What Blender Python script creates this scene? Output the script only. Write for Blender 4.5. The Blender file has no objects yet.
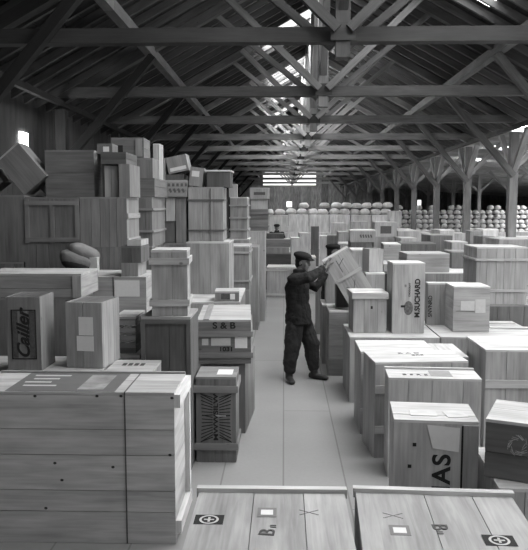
import bpy, math, random
from mathutils import Vector, Matrix, Euler
R = math.radians
rnd = random.Random(7)
scene = bpy.context.scene
COL = scene.collection

# ---------------------------------------------------------------- camera
FPX = 707.0
CAM_H = 2.3
YAW = math.atan(20 / FPX)
TILT = math.atan(69 / FPX)
cam_d = bpy.data.cameras.new('camera')
cam = bpy.data.objects.new('camera', cam_d)
COL.objects.link(cam)
cam_d.sensor_fit = 'HORIZONTAL'
cam_d.sensor_width = 36
cam_d.lens = 36 * FPX / 528
cam_d.clip_start = 0.05
cam_d.clip_end = 300
cam.location = (0, 0, CAM_H)
cam.rotation_euler = (R(90) - TILT, 0, YAW)
scene.camera = cam
CM = cam.rotation_euler.to_matrix()


def at(px, py, Y):
    """world point seen at pixel (px, py) on the plane y = Y"""
    v = CM @ Vector(((px - 264) / FPX, -(py - 275) / FPX, -1))
    t = Y / v.y
    return Vector((v.x * t, Y, CAM_H + v.z * t))


# ---------------------------------------------------------------- materials
MATS = {}


def nodes_of(name):
    m = bpy.data.materials.new(name)
    m.use_nodes = True
    nt = m.node_tree
    nt.nodes.clear()
    out = nt.nodes.new('ShaderNodeOutputMaterial')
    b = nt.nodes.new('ShaderNodeBsdfPrincipled')
    nt.links.new(b.outputs[0], out.inputs[0])
    return m, nt, b


def math_node(nt, op, a, b=None, clamp=False):
    n = nt.nodes.new('ShaderNodeMath')
    n.operation = op
    n.use_clamp = clamp
    for i, v in enumerate((a, b)):
        if v is None:
            continue
        if isinstance(v, (int, float)):
            n.inputs[i].default_value = v
        else:
            nt.links.new(v, n.inputs[i])
    return n.outputs[0]


def wood(tone, contrast=1.0, rough=0.75):
    key = ('wood', round(tone, 3), contrast)
    if key in MATS:
        return MATS[key]
    m, nt, b = nodes_of('wood_%03d' % int(tone * 1000))
    L = nt.links.new
    uv = nt.nodes.new('ShaderNodeUVMap')
    uv.uv_map = 'UVMap'
    mp = nt.nodes.new('ShaderNodeMapping')
    mp.inputs['Scale'].default_value = (38, 2.2, 1)
    L(uv.outputs[0], mp.inputs[0])
    n1 = nt.nodes.new('ShaderNodeTexNoise')
    n1.inputs['Scale'].default_value = 1.0
    n1.inputs['Detail'].default_value = 4
    n1.inputs['Distortion'].default_value = 0.6
    L(mp.outputs[0], n1.inputs['Vector'])
    mp2 = nt.nodes.new('ShaderNodeMapping')
    mp2.inputs['Scale'].default_value = (5, 1.1, 1)
    L(uv.outputs[0], mp2.inputs[0])
    n2 = nt.nodes.new('ShaderNodeTexNoise')
    n2.inputs['Scale'].default_value = 1.3
    n2.inputs['Detail'].default_value = 5
    L(mp2.outputs[0], n2.inputs['Vector'])
    mp3 = nt.nodes.new('ShaderNodeMapping')
    mp3.inputs['Scale'].default_value = (3.2, 2.4, 1)
    L(uv.outputs[0], mp3.inputs[0])
    vo = nt.nodes.new('ShaderNodeTexVoronoi')
    vo.inputs['Scale'].default_value = 1.0
    L(mp3.outputs[0], vo.inputs['Vector'])
    knot = math_node(nt, 'MULTIPLY', math_node(nt, 'SUBTRACT', 0.055, vo.outputs['Distance']), 30.0, True)
    at_ = nt.nodes.new('ShaderNodeAttribute')
    at_.attribute_name = 'tone'
    g1 = math_node(nt, 'MULTIPLY', math_node(nt, 'SUBTRACT', n1.outputs[0], 0.5), 0.7 * contrast)
    g2 = math_node(nt, 'MULTIPLY', math_node(nt, 'SUBTRACT', n2.outputs[0], 0.5), 1.15 * contrast)
    s = math_node(nt, 'ADD', math_node(nt, 'ADD', g1, g2), 1.0)
    s = math_node(nt, 'MULTIPLY', s, at_.outputs['Fac'])
    s = math_node(nt, 'MULTIPLY', s, math_node(nt, 'SUBTRACT', 1.0, math_node(nt, 'MULTIPLY', knot, 0.55)))
    s = math_node(nt, 'MULTIPLY', s, tone)
    cc = nt.nodes.new('ShaderNodeCombineColor')
    for i in range(3):
        L(s, cc.inputs[i])
    L(cc.outputs[0], b.inputs['Base Color'])
    b.inputs['Roughness'].default_value = rough
    b.inputs['Specular IOR Level'].default_value = 0.25
    bp = nt.nodes.new('ShaderNodeBump')
    bp.inputs['Strength'].default_value = 0.25
    bp.inputs['Distance'].default_value = 0.004
    L(n1.outputs[0], bp.inputs['Height'])
    L(bp.outputs[0], b.inputs['Normal'])
    MATS[key] = m
    return m


def plain(name, tone, rough=0.8, noise=0.0, scale=20.0, spec=0.2, bump=0.0):
    if name in MATS:
        return MATS[name]
    m, nt, b = nodes_of(name)
    b.inputs['Roughness'].default_value = rough
    b.inputs['Specular IOR Level'].default_value = spec
    b.inputs['Base Color'].default_value = (tone, tone, tone, 1)
    tc = nt.nodes.new('ShaderNodeTexCoord')
    n = nt.nodes.new('ShaderNodeTexNoise')
    n.inputs['Scale'].default_value = scale
    n.inputs['Detail'].default_value = 5
    nt.links.new(tc.outputs['Object'], n.inputs['Vector'])
    s = math_node(nt, 'MULTIPLY', math_node(nt, 'ADD', math_node(nt, 'MULTIPLY', math_node(nt, 'SUBTRACT', n.outputs[0], 0.5), noise * 2), 1.0), tone)
    cc = nt.nodes.new('ShaderNodeCombineColor')
    for i in range(3):
        nt.links.new(s, cc.inputs[i])
    nt.links.new(cc.outputs[0], b.inputs['Base Color'])
    if bump:
        bp = nt.nodes.new('ShaderNodeBump')
        bp.inputs['Strength'].default_value = bump
        bp.inputs['Distance'].default_value = 0.02
        nt.links.new(n.outputs[0], bp.inputs['Height'])
        nt.links.new(bp.outputs[0], b.inputs['Normal'])
    MATS[name] = m
    return m


def glow(name, strength):
    if name in MATS:
        return MATS[name]
    m = bpy.data.materials.new(name)
    m.use_nodes = True
    nt = m.node_tree
    nt.nodes.clear()
    out = nt.nodes.new('ShaderNodeOutputMaterial')
    e = nt.nodes.new('ShaderNodeEmission')
    e.inputs[0].default_value = (1, 1, 1, 1)
    e.inputs[1].default_value = strength
    nt.links.new(e.outputs[0], out.inputs[0])
    MATS[name] = m
    return m


PAPER = plain('label_paper', 0.7, 0.8, 0.06, 30)
PAPER_DIM = plain('aged_label_paper', 0.5, 0.8, 0.12, 30)
INK = plain('black_stencil_ink', 0.025, 0.8)
INK_GREY = plain('faded_stencil_ink', 0.09, 0.8, 0.5, 60)
POSTER = plain('printed_poster_paper', 0.13, 0.7, 0.1, 14)
WIRE = plain('strapping_wire', 0.06, 0.5, 0, 10, 0.5)
STRAW = plain('packing_straw', 0.6, 0.9, 0.3, 80)
JACKET = plain('dark_work_jacket_cloth', 0.026, 0.95, 0.35, 30, 0.1, 0.4)
TROUSER = plain('dark_trouser_cloth', 0.036, 0.95, 0.3, 25, 0.1, 0.4)
CAPM = plain('dark_cap_cloth', 0.018, 0.95, 0.3, 60, 0.1)
SKIN = plain('skin', 0.16, 0.6, 0.12, 25, 0.3)
HAIR = plain('dark_hair', 0.02, 0.8, 0.3, 80)
SHOE = plain('worn_leather', 0.025, 0.5, 0.4, 40, 0.4)
EYE = plain('dark_eye', 0.02, 0.3)
SACK = plain('jute_sack_cloth', 0.50, 0.95, 0.25, 9, 0.1, 0.4)
CANVAS = plain('stitched_canvas', 0.20, 0.9, 0.3, 14, 0.15, 0.4)
CANVAS_DK = plain('dark_canvas_underside', 0.03, 0.9, 0.3, 14, 0.1)


# ---------------------------------------------------------------- mesh building
class MB:
    def __init__(self):
        self.v, self.f, self.uv, self.t = [], [], [], []

    def quad(self, pts, uvs, tone):
        b = len(self.v)
        self.v += [tuple(p) for p in pts]
        self.f.append(tuple(range(b, b + len(pts))))
        self.uv.append(uvs)
        self.t.append(tone)

    def box(self, lo, hi, g=2, tone=1.0, M=None):
        """axis box, grain along axis g"""
        x0, y0, z0 = lo
        x1, y1, z1 = hi
        c = [(x0, y0, z0), (x1, y0, z0), (x1, y1, z0), (x0, y1, z0), (x0, y0, z1), (x1, y0, z1), (x1, y1, z1), (x0, y1, z1)]
        fs = [((0, 3, 2, 1), 2), ((4, 5, 6, 7), 2), ((0, 1, 5, 4), 1), ((2, 3, 7, 6), 1), ((1, 2, 6, 5), 0), ((3, 0, 4, 7), 0)]
        ou, ov = rnd.random() * 40, rnd.random() * 40
        for idx, n in fs:
            axes = [a for a in (0, 1, 2) if a != n]
            if g in axes:
                va = g
                ua = [a for a in axes if a != g][0]
            else:
                ua, va = axes
            uvs = [(c[i][ua] + ou, c[i][va] + ov) for i in idx]
            pts = [c[i] for i in idx]
            if M is not None:
                pts = [M @ Vector(p) for p in pts]
            self.quad(pts, uvs, tone)

    def bar(self, a, b, w, h, tone=1.0, up=Vector((0, 0, 1))):
        """square timber from a to b; w sideways, h along 'up'"""
        a, b = Vector(a), Vector(b)
        d = b - a
        L = d.length
        d.normalize()
        s = d.cross(up)
        if s.length < 1e-4:
            s = d.cross(Vector((1, 0, 0)))
        s.normalize()
        u = s.cross(d)
        M = Matrix((s, d, u)).transposed().to_4x4()
        M.translation = a
        self.box((-w / 2, 0, -h / 2), (w / 2, L, h / 2), 1, tone, M)

    def build(self, name, mat, parent=None, loc=None):
        me = bpy.data.meshes.new(name)
        me.from_pydata(self.v, [], self.f)
        ul = me.uv_layers.new(name='UVMap')
        k = 0
        for poly, uvs in zip(me.polygons, self.uv):
            for i, li in enumerate(poly.loop_indices):
                ul.data[li].uv = uvs[i]
        ca = me.color_attributes.new('tone', 'FLOAT_COLOR', 'CORNER')
        for poly, t in zip(me.polygons, self.t):
            for li in poly.loop_indices:
                ca.data[li].color = (t, t, t, 1)
        me.materials.append(mat)
        o = bpy.data.objects.new(name, me)
        COL.objects.link(o)
        if parent is not None:
            o.parent = parent
        if loc is not None:
            o.location = loc
        return o


def tag(o, label=None, cat=None, group=None, kind=None):
    if label:
        o['label'] = label
    if cat:
        o['category'] = cat
    if group:
        o['group'] = group
    if kind:
        o['kind'] = kind
    return o


def empty(name, loc, rot=(0, 0, 0)):
    o = bpy.data.objects.new(name, None)
    COL.objects.link(o)
    o.location = loc
    o.rotation_euler = rot
    o.empty_display_size = 0.1
    return o


def copy_tree(o, parent=None):
    c = o.copy()
    COL.objects.link(c)
    if parent is not None:
        c.parent = parent
    for ch in [x for x in bpy.data.objects if x.parent == o]:
        copy_tree(ch, c)
    return c


def text_mesh(name, body, size, mat, parent, loc, rot, shear=0.0, sx=1.0, bold=0.0):
    cu = bpy.data.curves.new(name, 'FONT')
    cu.body = body
    cu.size = size
    cu.align_x = 'CENTER'
    cu.align_y = 'CENTER'
    cu.extrude = 0.0012
    cu.offset = bold
    cu.shear = shear
    t = bpy.data.objects.new('tmp_text', cu)
    COL.objects.link(t)
    dg = bpy.context.evaluated_depsgraph_get()
    me = bpy.data.meshes.new_from_object(t.evaluated_get(dg))
    bpy.data.objects.remove(t)
    for v in me.vertices:
        v.co.x *= sx
    me.materials.clear()
    me.materials.append(mat)
    me.name = name
    o = bpy.data.objects.new(name, me)
    COL.objects.link(o)
    o.parent = parent
    o.location = loc
    o.rotation_euler = rot
    return o


FRONT = (R(90), 0, 0)               # flat thing set against a front face
FRONT_UP = (R(90), R(-90), 0)       # the same, reading from bottom to top


def sheet(name, mat, parent, x0, x1, z0, z1, y, skew=0.0):
    """thin paper / ink rectangle on a front face (y is the face's y)"""
    m = MB()
    m.box((x0, y - 0.0025, z0), (x1, y - 0.0005, z1))
    if skew:
        cx, cz = (x0 + x1) / 2, (z0 + z1) / 2
        s, c = math.sin(skew), math.cos(skew)
        m.v = [(cx + (p[0] - cx) * c - (p[2] - cz) * s, p[1], cz + (p[0] - cx) * s + (p[2] - cz) * c) for p in m.v]
    return m.build(name, mat, parent)


# ---------------------------------------------------------------- the crate
S = {}


def boards(m, lo, hi, face_axis, run_axis, n, g, jitter, tone_amp):
    """n boards filling a slab; they lie side by side along run_axis, grain along g"""
    ws = [1 + rnd.uniform(-.3, .3) for _ in range(n)]
    tot = sum(ws)
    p = lo[run_axis]
    L = hi[run_axis] - lo[run_axis]
    for w in ws:
        q = p + L * w / tot
        a, b = list(lo), list(hi)
        gap = 0.0022 if n > 1 else 0
        a[run_axis], b[run_axis] = p + gap, q - gap
        j = rnd.uniform(0, jitter)
        if face_axis > 0:
            b[abs(face_axis) - 1] -= j
        else:
            a[abs(face_axis) - 1] += j
        m.box(a, b, g, 1 + rnd.uniform(-tone_amp, tone_amp))
        p = q


def make_crate(w, h, d, tone=.34, nf=3, dirf='v', lid=True, lid_over=.0, bat=(), cleat=(), side_bat=True, ntop=3, topdir='x',
               frame=False, topt=None, name='wooden_crate', amp=.14, skids=False, bw=.055, rim=False):
    """root Empty at the centre of the crate's base; front face at y = -d/2"""
    root = empty(name, (0, 0, 0))
    T = .016
    lt = .02 if lid else 0.0
    hb = h - lt
    z0 = .05 if skids else 0
    m = MB()
    m.box((-w / 2 + T * .8, -d / 2 + T * .8, z0 + .004), (w / 2 - T * .8, d / 2 - T * .8, hb - .002), 2, .5)  # dark inner core added to block light through the board gaps
    nd = max(1, int(round(nf * d / max(w, .01)))) if dirf == 'v' else nf
    rf, gf = (0, 2) if dirf == 'v' else (2, 0)
    boards(m, (-w / 2, -d / 2, z0), (w / 2, -d / 2 + T, hb), -2, rf, nf, gf, .002, amp)
    boards(m, (-w / 2, d / 2 - T, z0), (w / 2, d / 2, hb), 2, rf, nf, gf, .002, amp)
    rs, gs = (1, 2) if dirf == 'v' else (2, 1)
    for sx in (-1, 1):
        a, b = sorted((sx * w / 2, sx * (w / 2 - T)))
        boards(m, (a, -d / 2 + T, z0), (b, d / 2 - T, hb), sx, rs, nd, gs, .002, amp)
    m.build('body', wood(tone), root)
    if lid:
        m = MB()
        o = lid_over
        if topdir == 'x':
            boards(m, (-w / 2 - o, -d / 2 - o, hb), (w / 2 + o, d / 2 + o, h), 3, 1, ntop, 0, .002, amp)
        else:
            boards(m, (-w / 2 - o, -d / 2 - o, hb), (w / 2 + o, d / 2 + o, h), 3, 0, ntop, 1, .002, amp)
        m.build('lid', wood(topt or min(.6, tone * 1.15)), root)
    bt = .018
    for fz in bat:
        zc = fz * h
        m = MB()
        m.box((-w / 2 - (bt if side_bat else 0), -d / 2 - bt, zc - bw / 2), (w / 2 + (bt if side_bat else 0), -d / 2 - .001, zc + bw / 2), 0, 1.1)
        if side_bat:
            for sx in (-1, 1):
                a, b = sorted((sx * (w / 2 + .001), sx * (w / 2 + bt)))
                m.box((a, -d / 2 - .001, zc - bw / 2), (b, d / 2, zc + bw / 2), 1, 1.08)
        m.build('batten', wood(tone * 1.12), root)
    for fx in cleat:
        xc = (fx - .5) * (w - bw)
        m = MB()
        m.box((xc - bw / 2, -d / 2 - bt * .8, z0 + .002), (xc + bw / 2, -d / 2 - .001, hb - .001), 2, 1.08)
        m.build('cleat', wood(tone * 1.08), root)
    if frame:
        m = MB()
        y0, y1 = -d / 2 - bt, -d / 2 - .001
        m.box((-w / 2, y0, 0), (-w / 2 + bw, y1, hb), 2, 1.05)
        m.box((w / 2 - bw, y0, 0), (w / 2, y1, hb), 2, 1.0)
        m.box((-w / 2 + bw, y0, hb - bw), (w / 2 - bw, y1, hb), 0, 1.1)
        m.box((-w / 2 + bw, y0, 0), (w / 2 - bw, y1, bw), 0, .95)
        m.build('frame', wood(tone * 1.1), root)
    if skids:
        for sx in (-1, 1):
            m = MB()
            m.box((sx * (w / 2 - .08) - .04, -d / 2, 0), (sx * (w / 2 - .08) + .04, d / 2, .05), 1, .9)
            m.build('skid', wood(tone), root)
    return root


def crate(key, label, xl, xr, yt, on, d, depth, rot=0, tilt=0, group=None, cat='crate', w_min=None, **k):
    """front face spans pixels xl..xr with its top edge at pixel row yt, at distance d;
    'on' is the key of the thing under it, 'f' for the floor"""
    a, b = at(xl, yt, d), at(xr, yt, d)
    if rot == 0 and d > 8.7 and not tilt:
        rot = rnd.uniform(-1.6, 1.6) if group == 'crates heaped on the left of the aisle' else rnd.uniform(-5, 5) * (d > 11 and d < 36)
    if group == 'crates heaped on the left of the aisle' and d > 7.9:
        k['tone'] = k.get('tone', .3) * .85  # dimmer light on the back of the left heap put into its tone
    w = (b.x - a.x)
    if w_min:
        w = w_min
    z0 = 0.0 if on == 'f' else S[on]['top'] + .001
    h = k.pop('height', None) or (a.z + b.z) / 2 - z0
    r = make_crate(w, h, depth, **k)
    cx = (a.x + b.x) / 2
    rr = R(rot)
    # keep the centre of the front face where it was measured
    c = Vector((cx, d, z0)) + Vector((-math.sin(rr) * depth / 2, math.cos(rr) * depth / 2, 0))
    r.location = c
    r.rotation_euler = (0, 0, rr)
    if tilt:
        t = R(tilt)
        r.rotation_euler = (0, -t, rr)
        low = min(s * w / 2 * math.sin(t) for s in (-1, 1))
        r.location.z = z0 - low + .002
    S[key] = dict(root=r, top=z0 + h, w=w, h=h, d=depth, z0=z0, x=c.x, y=c.y, label=label)
    tag(r, label, cat, group or 'wooden crates stored in the shed')
    return r


def F(key):
    s = S[key]
    return s['root'], s['w'], s['h'], -s['d'] / 2



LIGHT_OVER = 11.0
LIGHT_AISLE = 15.0
WORLD = 0.38
EXPOSURE = 0.0
# ================================================================ the shed
def struct(name, m, mat):
    o = m.build(name, mat)
    return tag(o, kind='structure')


XK = .8                     # ridge line
ZR = CAM_H + 5.5            # ridge height
SL = .55                    # roof slope
XL, XP = XK - 5.5, XK + 5.5  # post rows
ZT = CAM_H + 2.37           # tie beam axis
YF = 82.0                   # far gable wall
Y0 = -3.0


def zroof(x):
    return ZR - SL * abs(x - XK)


def floor_mat():
    m, nt, b = nodes_of('worn_concrete_floor')
    L = nt.links.new
    tc = nt.nodes.new('ShaderNodeTexCoord')
    n = nt.nodes.new('ShaderNodeTexNoise')
    n.inputs['Scale'].default_value = 1.1
    n.inputs['Detail'].default_value = 8
    L(tc.outputs['Object'], n.inputs['Vector'])
    n2 = nt.nodes.new('ShaderNodeTexNoise')
    n2.inputs['Scale'].default_value = 30
    n2.inputs['Detail'].default_value = 4
    L(tc.outputs['Object'], n2.inputs['Vector'])
    br = nt.nodes.new('ShaderNodeTexBrick')
    br.inputs['Scale'].default_value = 1
    br.inputs['Brick Width'].default_value = 5.2
    br.inputs['Row Height'].default_value = .52
    br.inputs['Mortar Size'].default_value = .008
    br.inputs['Mortar Smooth'].default_value = .3
    br.inputs['Color1'].default_value = (1, 1, 1, 1)
    br.inputs['Color2'].default_value = (.94, .94, .94, 1)
    br.inputs['Mortar'].default_value = (.66, .66, .66, 1)
    mp = nt.nodes.new('ShaderNodeMapping')
    mp.inputs['Rotation'].default_value = (0, 0, R(90))
    L(tc.outputs['Object'], mp.inputs[0])
    L(mp.outputs[0], br.inputs['Vector'])
    bw = nt.nodes.new('ShaderNodeRGBToBW')
    L(br.outputs[0], bw.inputs[0])
    s = math_node(nt, 'ADD', math_node(nt, 'MULTIPLY', n.outputs[0], .26), .87)
    s = math_node(nt, 'ADD', s, math_node(nt, 'MULTIPLY', math_node(nt, 'SUBTRACT', n2.outputs[0], .5), .12))
    s = math_node(nt, 'MULTIPLY', s, bw.outputs[0])
    s = math_node(nt, 'MULTIPLY', s, FLOOR_TONE)
    cc = nt.nodes.new('ShaderNodeCombineColor')
    for i in range(3):
        L(s, cc.inputs[i])
    L(cc.outputs[0], b.inputs['Base Color'])
    b.inputs['Roughness'].default_value = .8
    b.inputs['Specular IOR Level'].default_value = .2
    return m


FLOOR_TONE = .28
m = MB()
m.box((-8, Y0, -.12), (26, YF + .4, 0))
struct('floor', m, floor_mat())

ROOFW = wood(.02)
m = MB()                                    # left wall, vertical boards
x = XL - .5
yy = Y0
while yy < YF:
    m.box((x - .05 - rnd.uniform(0, .008), yy, 0), (x, yy + .245, zroof(x) - .01), 2, rnd.uniform(.75, 1.2))
    yy += .25
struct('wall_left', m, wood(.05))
m = MB()                                    # far gable, vertical boards
xx = XL - .6
while xx < 26:
    top = min(zroof(xx), zroof(xx + .4)) if xx < XP else 4.9
    m.box((xx, YF, 0), (xx + .385, YF + .06 + rnd.uniform(0, .01), top), 2, rnd.uniform(.6, 1.35))
    xx += .4
m.box((XL - .6, YF + .08, 0), (26, YF + .12, 4.95), 2, .5)  # backing sheet added to stop sky light leaking between the boards
m.quad([(XL - .6, YF + .09, 4.9), (XP + .3, YF + .09, 4.9), (XK, YF + .09, ZR - .02)], [(0, 0)] * 3, .5)
struct('wall_back', m, wood(.17, 1.6))
m = MB()
yy = Y0
while yy < YF:
    m.box((25.4, yy, 0), (25.45, yy + .48, 4.2), 2, rnd.uniform(.8, 1.2))
    yy += .5
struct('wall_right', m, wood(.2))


def slope(name, xa, xb, za, zb, mat, rafters, gap=.8):
    """roof boarding from (xa, za) at the top to (xb, zb) at the eaves"""
    m = MB()
    n = Vector((-(zb - za), 0, xb - xa))
    if n.z < 0:
        n = -n
    n.normalize()
    L = math.hypot(xb - xa, zb - za)
    k = int(L / .3)
    for i in range(k):
        u0, u1 = i / k, (i + .96) / k
        p = [Vector((xa + (xb - xa) * u, 0, za + (zb - za) * u)) for u in (u0, u1)]
        for (q0, q1) in ((Y0, YF + .1),):
            b = [p[0] + Vector((0, q0, 0)), p[0] + Vector((0, q1, 0)), p[1] + Vector((0, q1, 0)), p[1] + Vector((0, q0, 0))]
            t = [v + n * .04 for v in b]
            tn = rnd.uniform(.8, 1.2)
            uvs = [(0, 0), (0, 85), (.3, 85), (.3, 0)]
            ou = rnd.random() * 30
            uvs = [(a + ou, c) for a, c in uvs]
            m.quad(b, uvs, tn)
            m.quad(t[::-1], uvs, tn)
            m.quad([b[0], b[3], t[3], t[0]], uvs, tn)
            m.quad([b[1], t[1], t[2], b[2]], uvs, tn)
            m.quad([b[0], t[0], t[1], b[1]], uvs, tn)
            m.quad([b[3], b[2], t[2], t[3]], uvs, tn)
    # a waterproof sheet over the boards closes the gaps
    a, b = Vector((xa, Y0, za)) + n * .045, Vector((xb, Y0, zb)) + n * .045
    c, d = Vector((xb, YF + .1, zb)) + n * .045, Vector((xa, YF + .1, za)) + n * .045
    m.quad([a, b, c, d], [(0, 0)] * 4, .6)
    root = struct(name, m, mat)
    yy, cnt = 9.0, 0
    while yy < YF - 1 and cnt < 99:
        cnt += 1
        f = MB()
        p, q = Vector((xa, yy, za)) - n * .075, Vector((xb, yy, zb)) - n * .075
        f.bar(p, q, .08, .14, rnd.uniform(.85, 1.25), up=n)
        f.build('rafter', rafters, root)
        yy += gap
    return root


slope('ceiling_left', XK, XL - .6, ZR, zroof(XL - .6), ROOFW, wood(.055), gap=.66)  # rafters darker than on the right: the unlit left roof put into their tone
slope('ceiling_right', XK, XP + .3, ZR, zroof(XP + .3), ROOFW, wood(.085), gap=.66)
slope('ceiling_aisle', XP + .3, 25.6, ZT + .12, 3.4, wood(.3), wood(.3), gap=1.5)  # pale tone stands in for the lit underside of the aisle roof

# ridge beam, purlins and wall plates
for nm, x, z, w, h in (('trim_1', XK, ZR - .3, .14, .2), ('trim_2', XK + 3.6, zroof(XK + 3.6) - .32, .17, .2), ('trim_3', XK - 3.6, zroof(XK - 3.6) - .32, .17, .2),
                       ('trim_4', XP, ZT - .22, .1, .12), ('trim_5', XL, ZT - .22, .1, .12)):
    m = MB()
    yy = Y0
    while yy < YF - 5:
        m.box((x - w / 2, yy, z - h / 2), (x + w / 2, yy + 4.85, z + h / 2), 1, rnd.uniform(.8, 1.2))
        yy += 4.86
    struct(nm, m, wood(.015 if x < XK - 4 else (.05 if x > XK + 4 else .1)))  # left plate toned near black to cancel the aisle light on it

TRUSS_Y = [10.2, 15.05, 19.85, 24.7, 29.6, 34.7, 40, 46, 53, 62, 73]
ordn = ['nearest', 'second', 'third', 'fourth', 'fifth', 'sixth', 'seventh', 'eighth', 'ninth', 'tenth', 'farthest']
for i, ty in enumerate(TRUSS_Y):
    t = empty('roof_truss', (0, ty, 0))
    tag(t, 'timber roof truss spanning the hall on posts, %s from the camera' % (ordn[i] if i in (0, 10) else ordn[i] + ' one'), 'roof truss', 'timber trusses carrying the shed roof')
    tw = wood((.03, .065, .11, .18, .24)[min(i, 4)])  # darker near, paler far: haze and skylight put into the timber tone
    kt = wood((.05, .12, .22, .32)[min(i, 3)])  # king posts and struts follow the same painted falloff

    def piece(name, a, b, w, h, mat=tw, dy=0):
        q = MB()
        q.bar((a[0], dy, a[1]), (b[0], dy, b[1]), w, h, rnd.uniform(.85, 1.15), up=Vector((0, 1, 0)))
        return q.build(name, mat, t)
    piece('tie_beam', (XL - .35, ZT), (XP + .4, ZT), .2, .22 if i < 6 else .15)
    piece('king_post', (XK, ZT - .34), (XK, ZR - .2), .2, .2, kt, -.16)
    q = MB()
    q.box((XK - .17, -.29, ZT - .12), (XK + .17, -.262, ZT + .12), 0, .5)
    q.build('iron_strap', wood(.08), t)
    for s in (-1, 1):
        zb = zroof(XK + s * 5.5) - .25
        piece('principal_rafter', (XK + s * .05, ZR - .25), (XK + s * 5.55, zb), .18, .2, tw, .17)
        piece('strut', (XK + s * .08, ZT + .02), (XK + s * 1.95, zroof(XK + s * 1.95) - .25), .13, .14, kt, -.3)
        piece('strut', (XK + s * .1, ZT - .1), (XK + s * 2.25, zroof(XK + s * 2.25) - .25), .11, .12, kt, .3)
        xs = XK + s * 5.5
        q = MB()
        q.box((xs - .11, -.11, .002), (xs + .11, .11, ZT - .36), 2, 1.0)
        q.build('post', wood(.13 if s > 0 else .025), t)  # left posts toned darker for the unlit side
        pb = piece('brace', (xs - s * .05, ZT - 1.55), (XK + s * 3.5, zroof(XK + s * 3.5) - .5), .15, .17, wood(.09 if s > 0 else .012), -.22)  # left braces likewise, shade put into their tone
        if s > 0:
            piece('brace', (xs + .05, ZT - 1.3), (xs + 1.25, ZT - .12), .14, .15, wood(.22))
            for dy in (-1, 1):
                q = MB()
                q.bar((xs, dy * .1, ZT - 1.4), (xs, dy * 1.15, ZT - .36), .13, .14, 1, up=Vector((1, 0, 0)))
                q.build('brace', wood(.22), t)
    # braces along the hall from the king post up to the ridge
    for dy in (-1, 1):
        q = MB()
        q.bar((XK, dy * .1 - .1, ZT + .3), (XK, dy * 2.1, ZR - .42), .12, .13, 1, up=Vector((1, 0, 0)))
        q.build('ridge_brace', kt, t)
    # the aisle's own tie and outer posts
    q = MB()
    q.bar((XP + .2, 0, ZT - .05), (12.5, 0, ZT - .05 - .25), .16, .18, 1)
    q.build('aisle_tie', wood(.26), t)
    q = MB()
    q.bar((12.5, 0, ZT - .3), (25.3, 0, 3.35), .16, .18, 1)
    q.build('aisle_tie', wood(.26), t)
    q = MB()
    q.box((12.4, -.1, .002), (12.6, .1, ZT - .42), 2, 1.0)
    q.build('post', wood(.24), t)
    for s in (-1, 1):
        q = MB()
        q.bar((12.5, 0, ZT - 1.5), (12.5 + s * 1.1, 0, ZT - .45), .12, .13, 1)
        q.build('brace', wood(.24), t)


# --------------------------------------------------------------- windows, skylights and added light panels
wn = [0]


def window(pts, mat):
    """a glazed opening or an added glowing panel: pane filling the four corners"""
    wn[0] += 1
    m = MB()
    m.quad(pts, [(0, 0)] * 4, 1)
    o = m.build('window_%d' % wn[0], mat)
    sol = o.modifiers.new('thickness', 'SOLIDIFY')
    sol.thickness = .012
    tag(o, kind='structure')
    return o


def skylight(side, u0, u1, y0, y1, mat):
    off = .012
    f = lambda u, y: Vector((XK + side * u, y, zroof(XK + side * u) - off))
    pts = [f(u0, y0), f(u1, y0), f(u1, y1), f(u0, y1)]
    return window(pts, mat)


SKY = glow('daylight_through_glass', 40.0)
OVER_FILL = glow('added_overhead_fill_light', LIGHT_OVER)
# glowing panels added out of view over the camera for overhead light
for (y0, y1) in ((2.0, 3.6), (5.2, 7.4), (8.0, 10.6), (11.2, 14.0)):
    skylight(1, .3, 3.1, y0, y1, OVER_FILL)
skylight(-1, .3, 1.3, 7.0, 9.6, OVER_FILL)
# small panes by the ridge, one or two in each bay
for (y0, y1) in ((19.6, 21.9), (25.2, 27.4), (28.0, 29.2), (31.2, 33.2), (35.4, 37.6), (41, 43), (48, 50), (56, 58), (66, 69), (74.5, 78)):
    skylight(-1, .12, 1.45, y0, y1, SKY)
for (y0, y1) in ((15.2, 17.2), (22.2, 23.4), (33, 34), (37, 38)):  # right-slope panes added to brighten the middle of the hall
    skylight(1, .1, .7, y0, y1, SKY)


def aisle_light(x0, x1, y0, y1, mat):
    z = lambda x: ZT + .12 + (x - XP - .3) / (25.6 - XP - .3) * (3.4 - ZT - .12) - .015
    window([Vector((x0, y0, z(x0))), Vector((x1, y0, z(x1))), Vector((x1, y1, z(x1))), Vector((x0, y1, z(x0)))], mat)


AISLE_FILL = glow('added_aisle_fill_light', LIGHT_AISLE)  # panels added out of view to light the stacks and the left heap
aisle_light(6.75, 7.35, 21.6, 22.5, SKY)
aisle_light(8.3, 8.9, 27.5, 28.5, SKY)
aisle_light(8.6, 9.4, 33.0, 34.4, SKY)
aisle_light(8.0, 13.0, 1.0, 9.0, AISLE_FILL)
aisle_light(8.2, 13.6, 10.5, 19.0, AISLE_FILL)
for (x0, x1, y0, y1) in ((14.2, 19, 12, 16), (12.9, 18, 21, 26), (14.5, 20, 30, 36), (16, 21, 39, 45)):  # more added panels, for the right stacks and the sacks
    aisle_light(x0, x1, y0, y1, AISLE_FILL)

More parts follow.
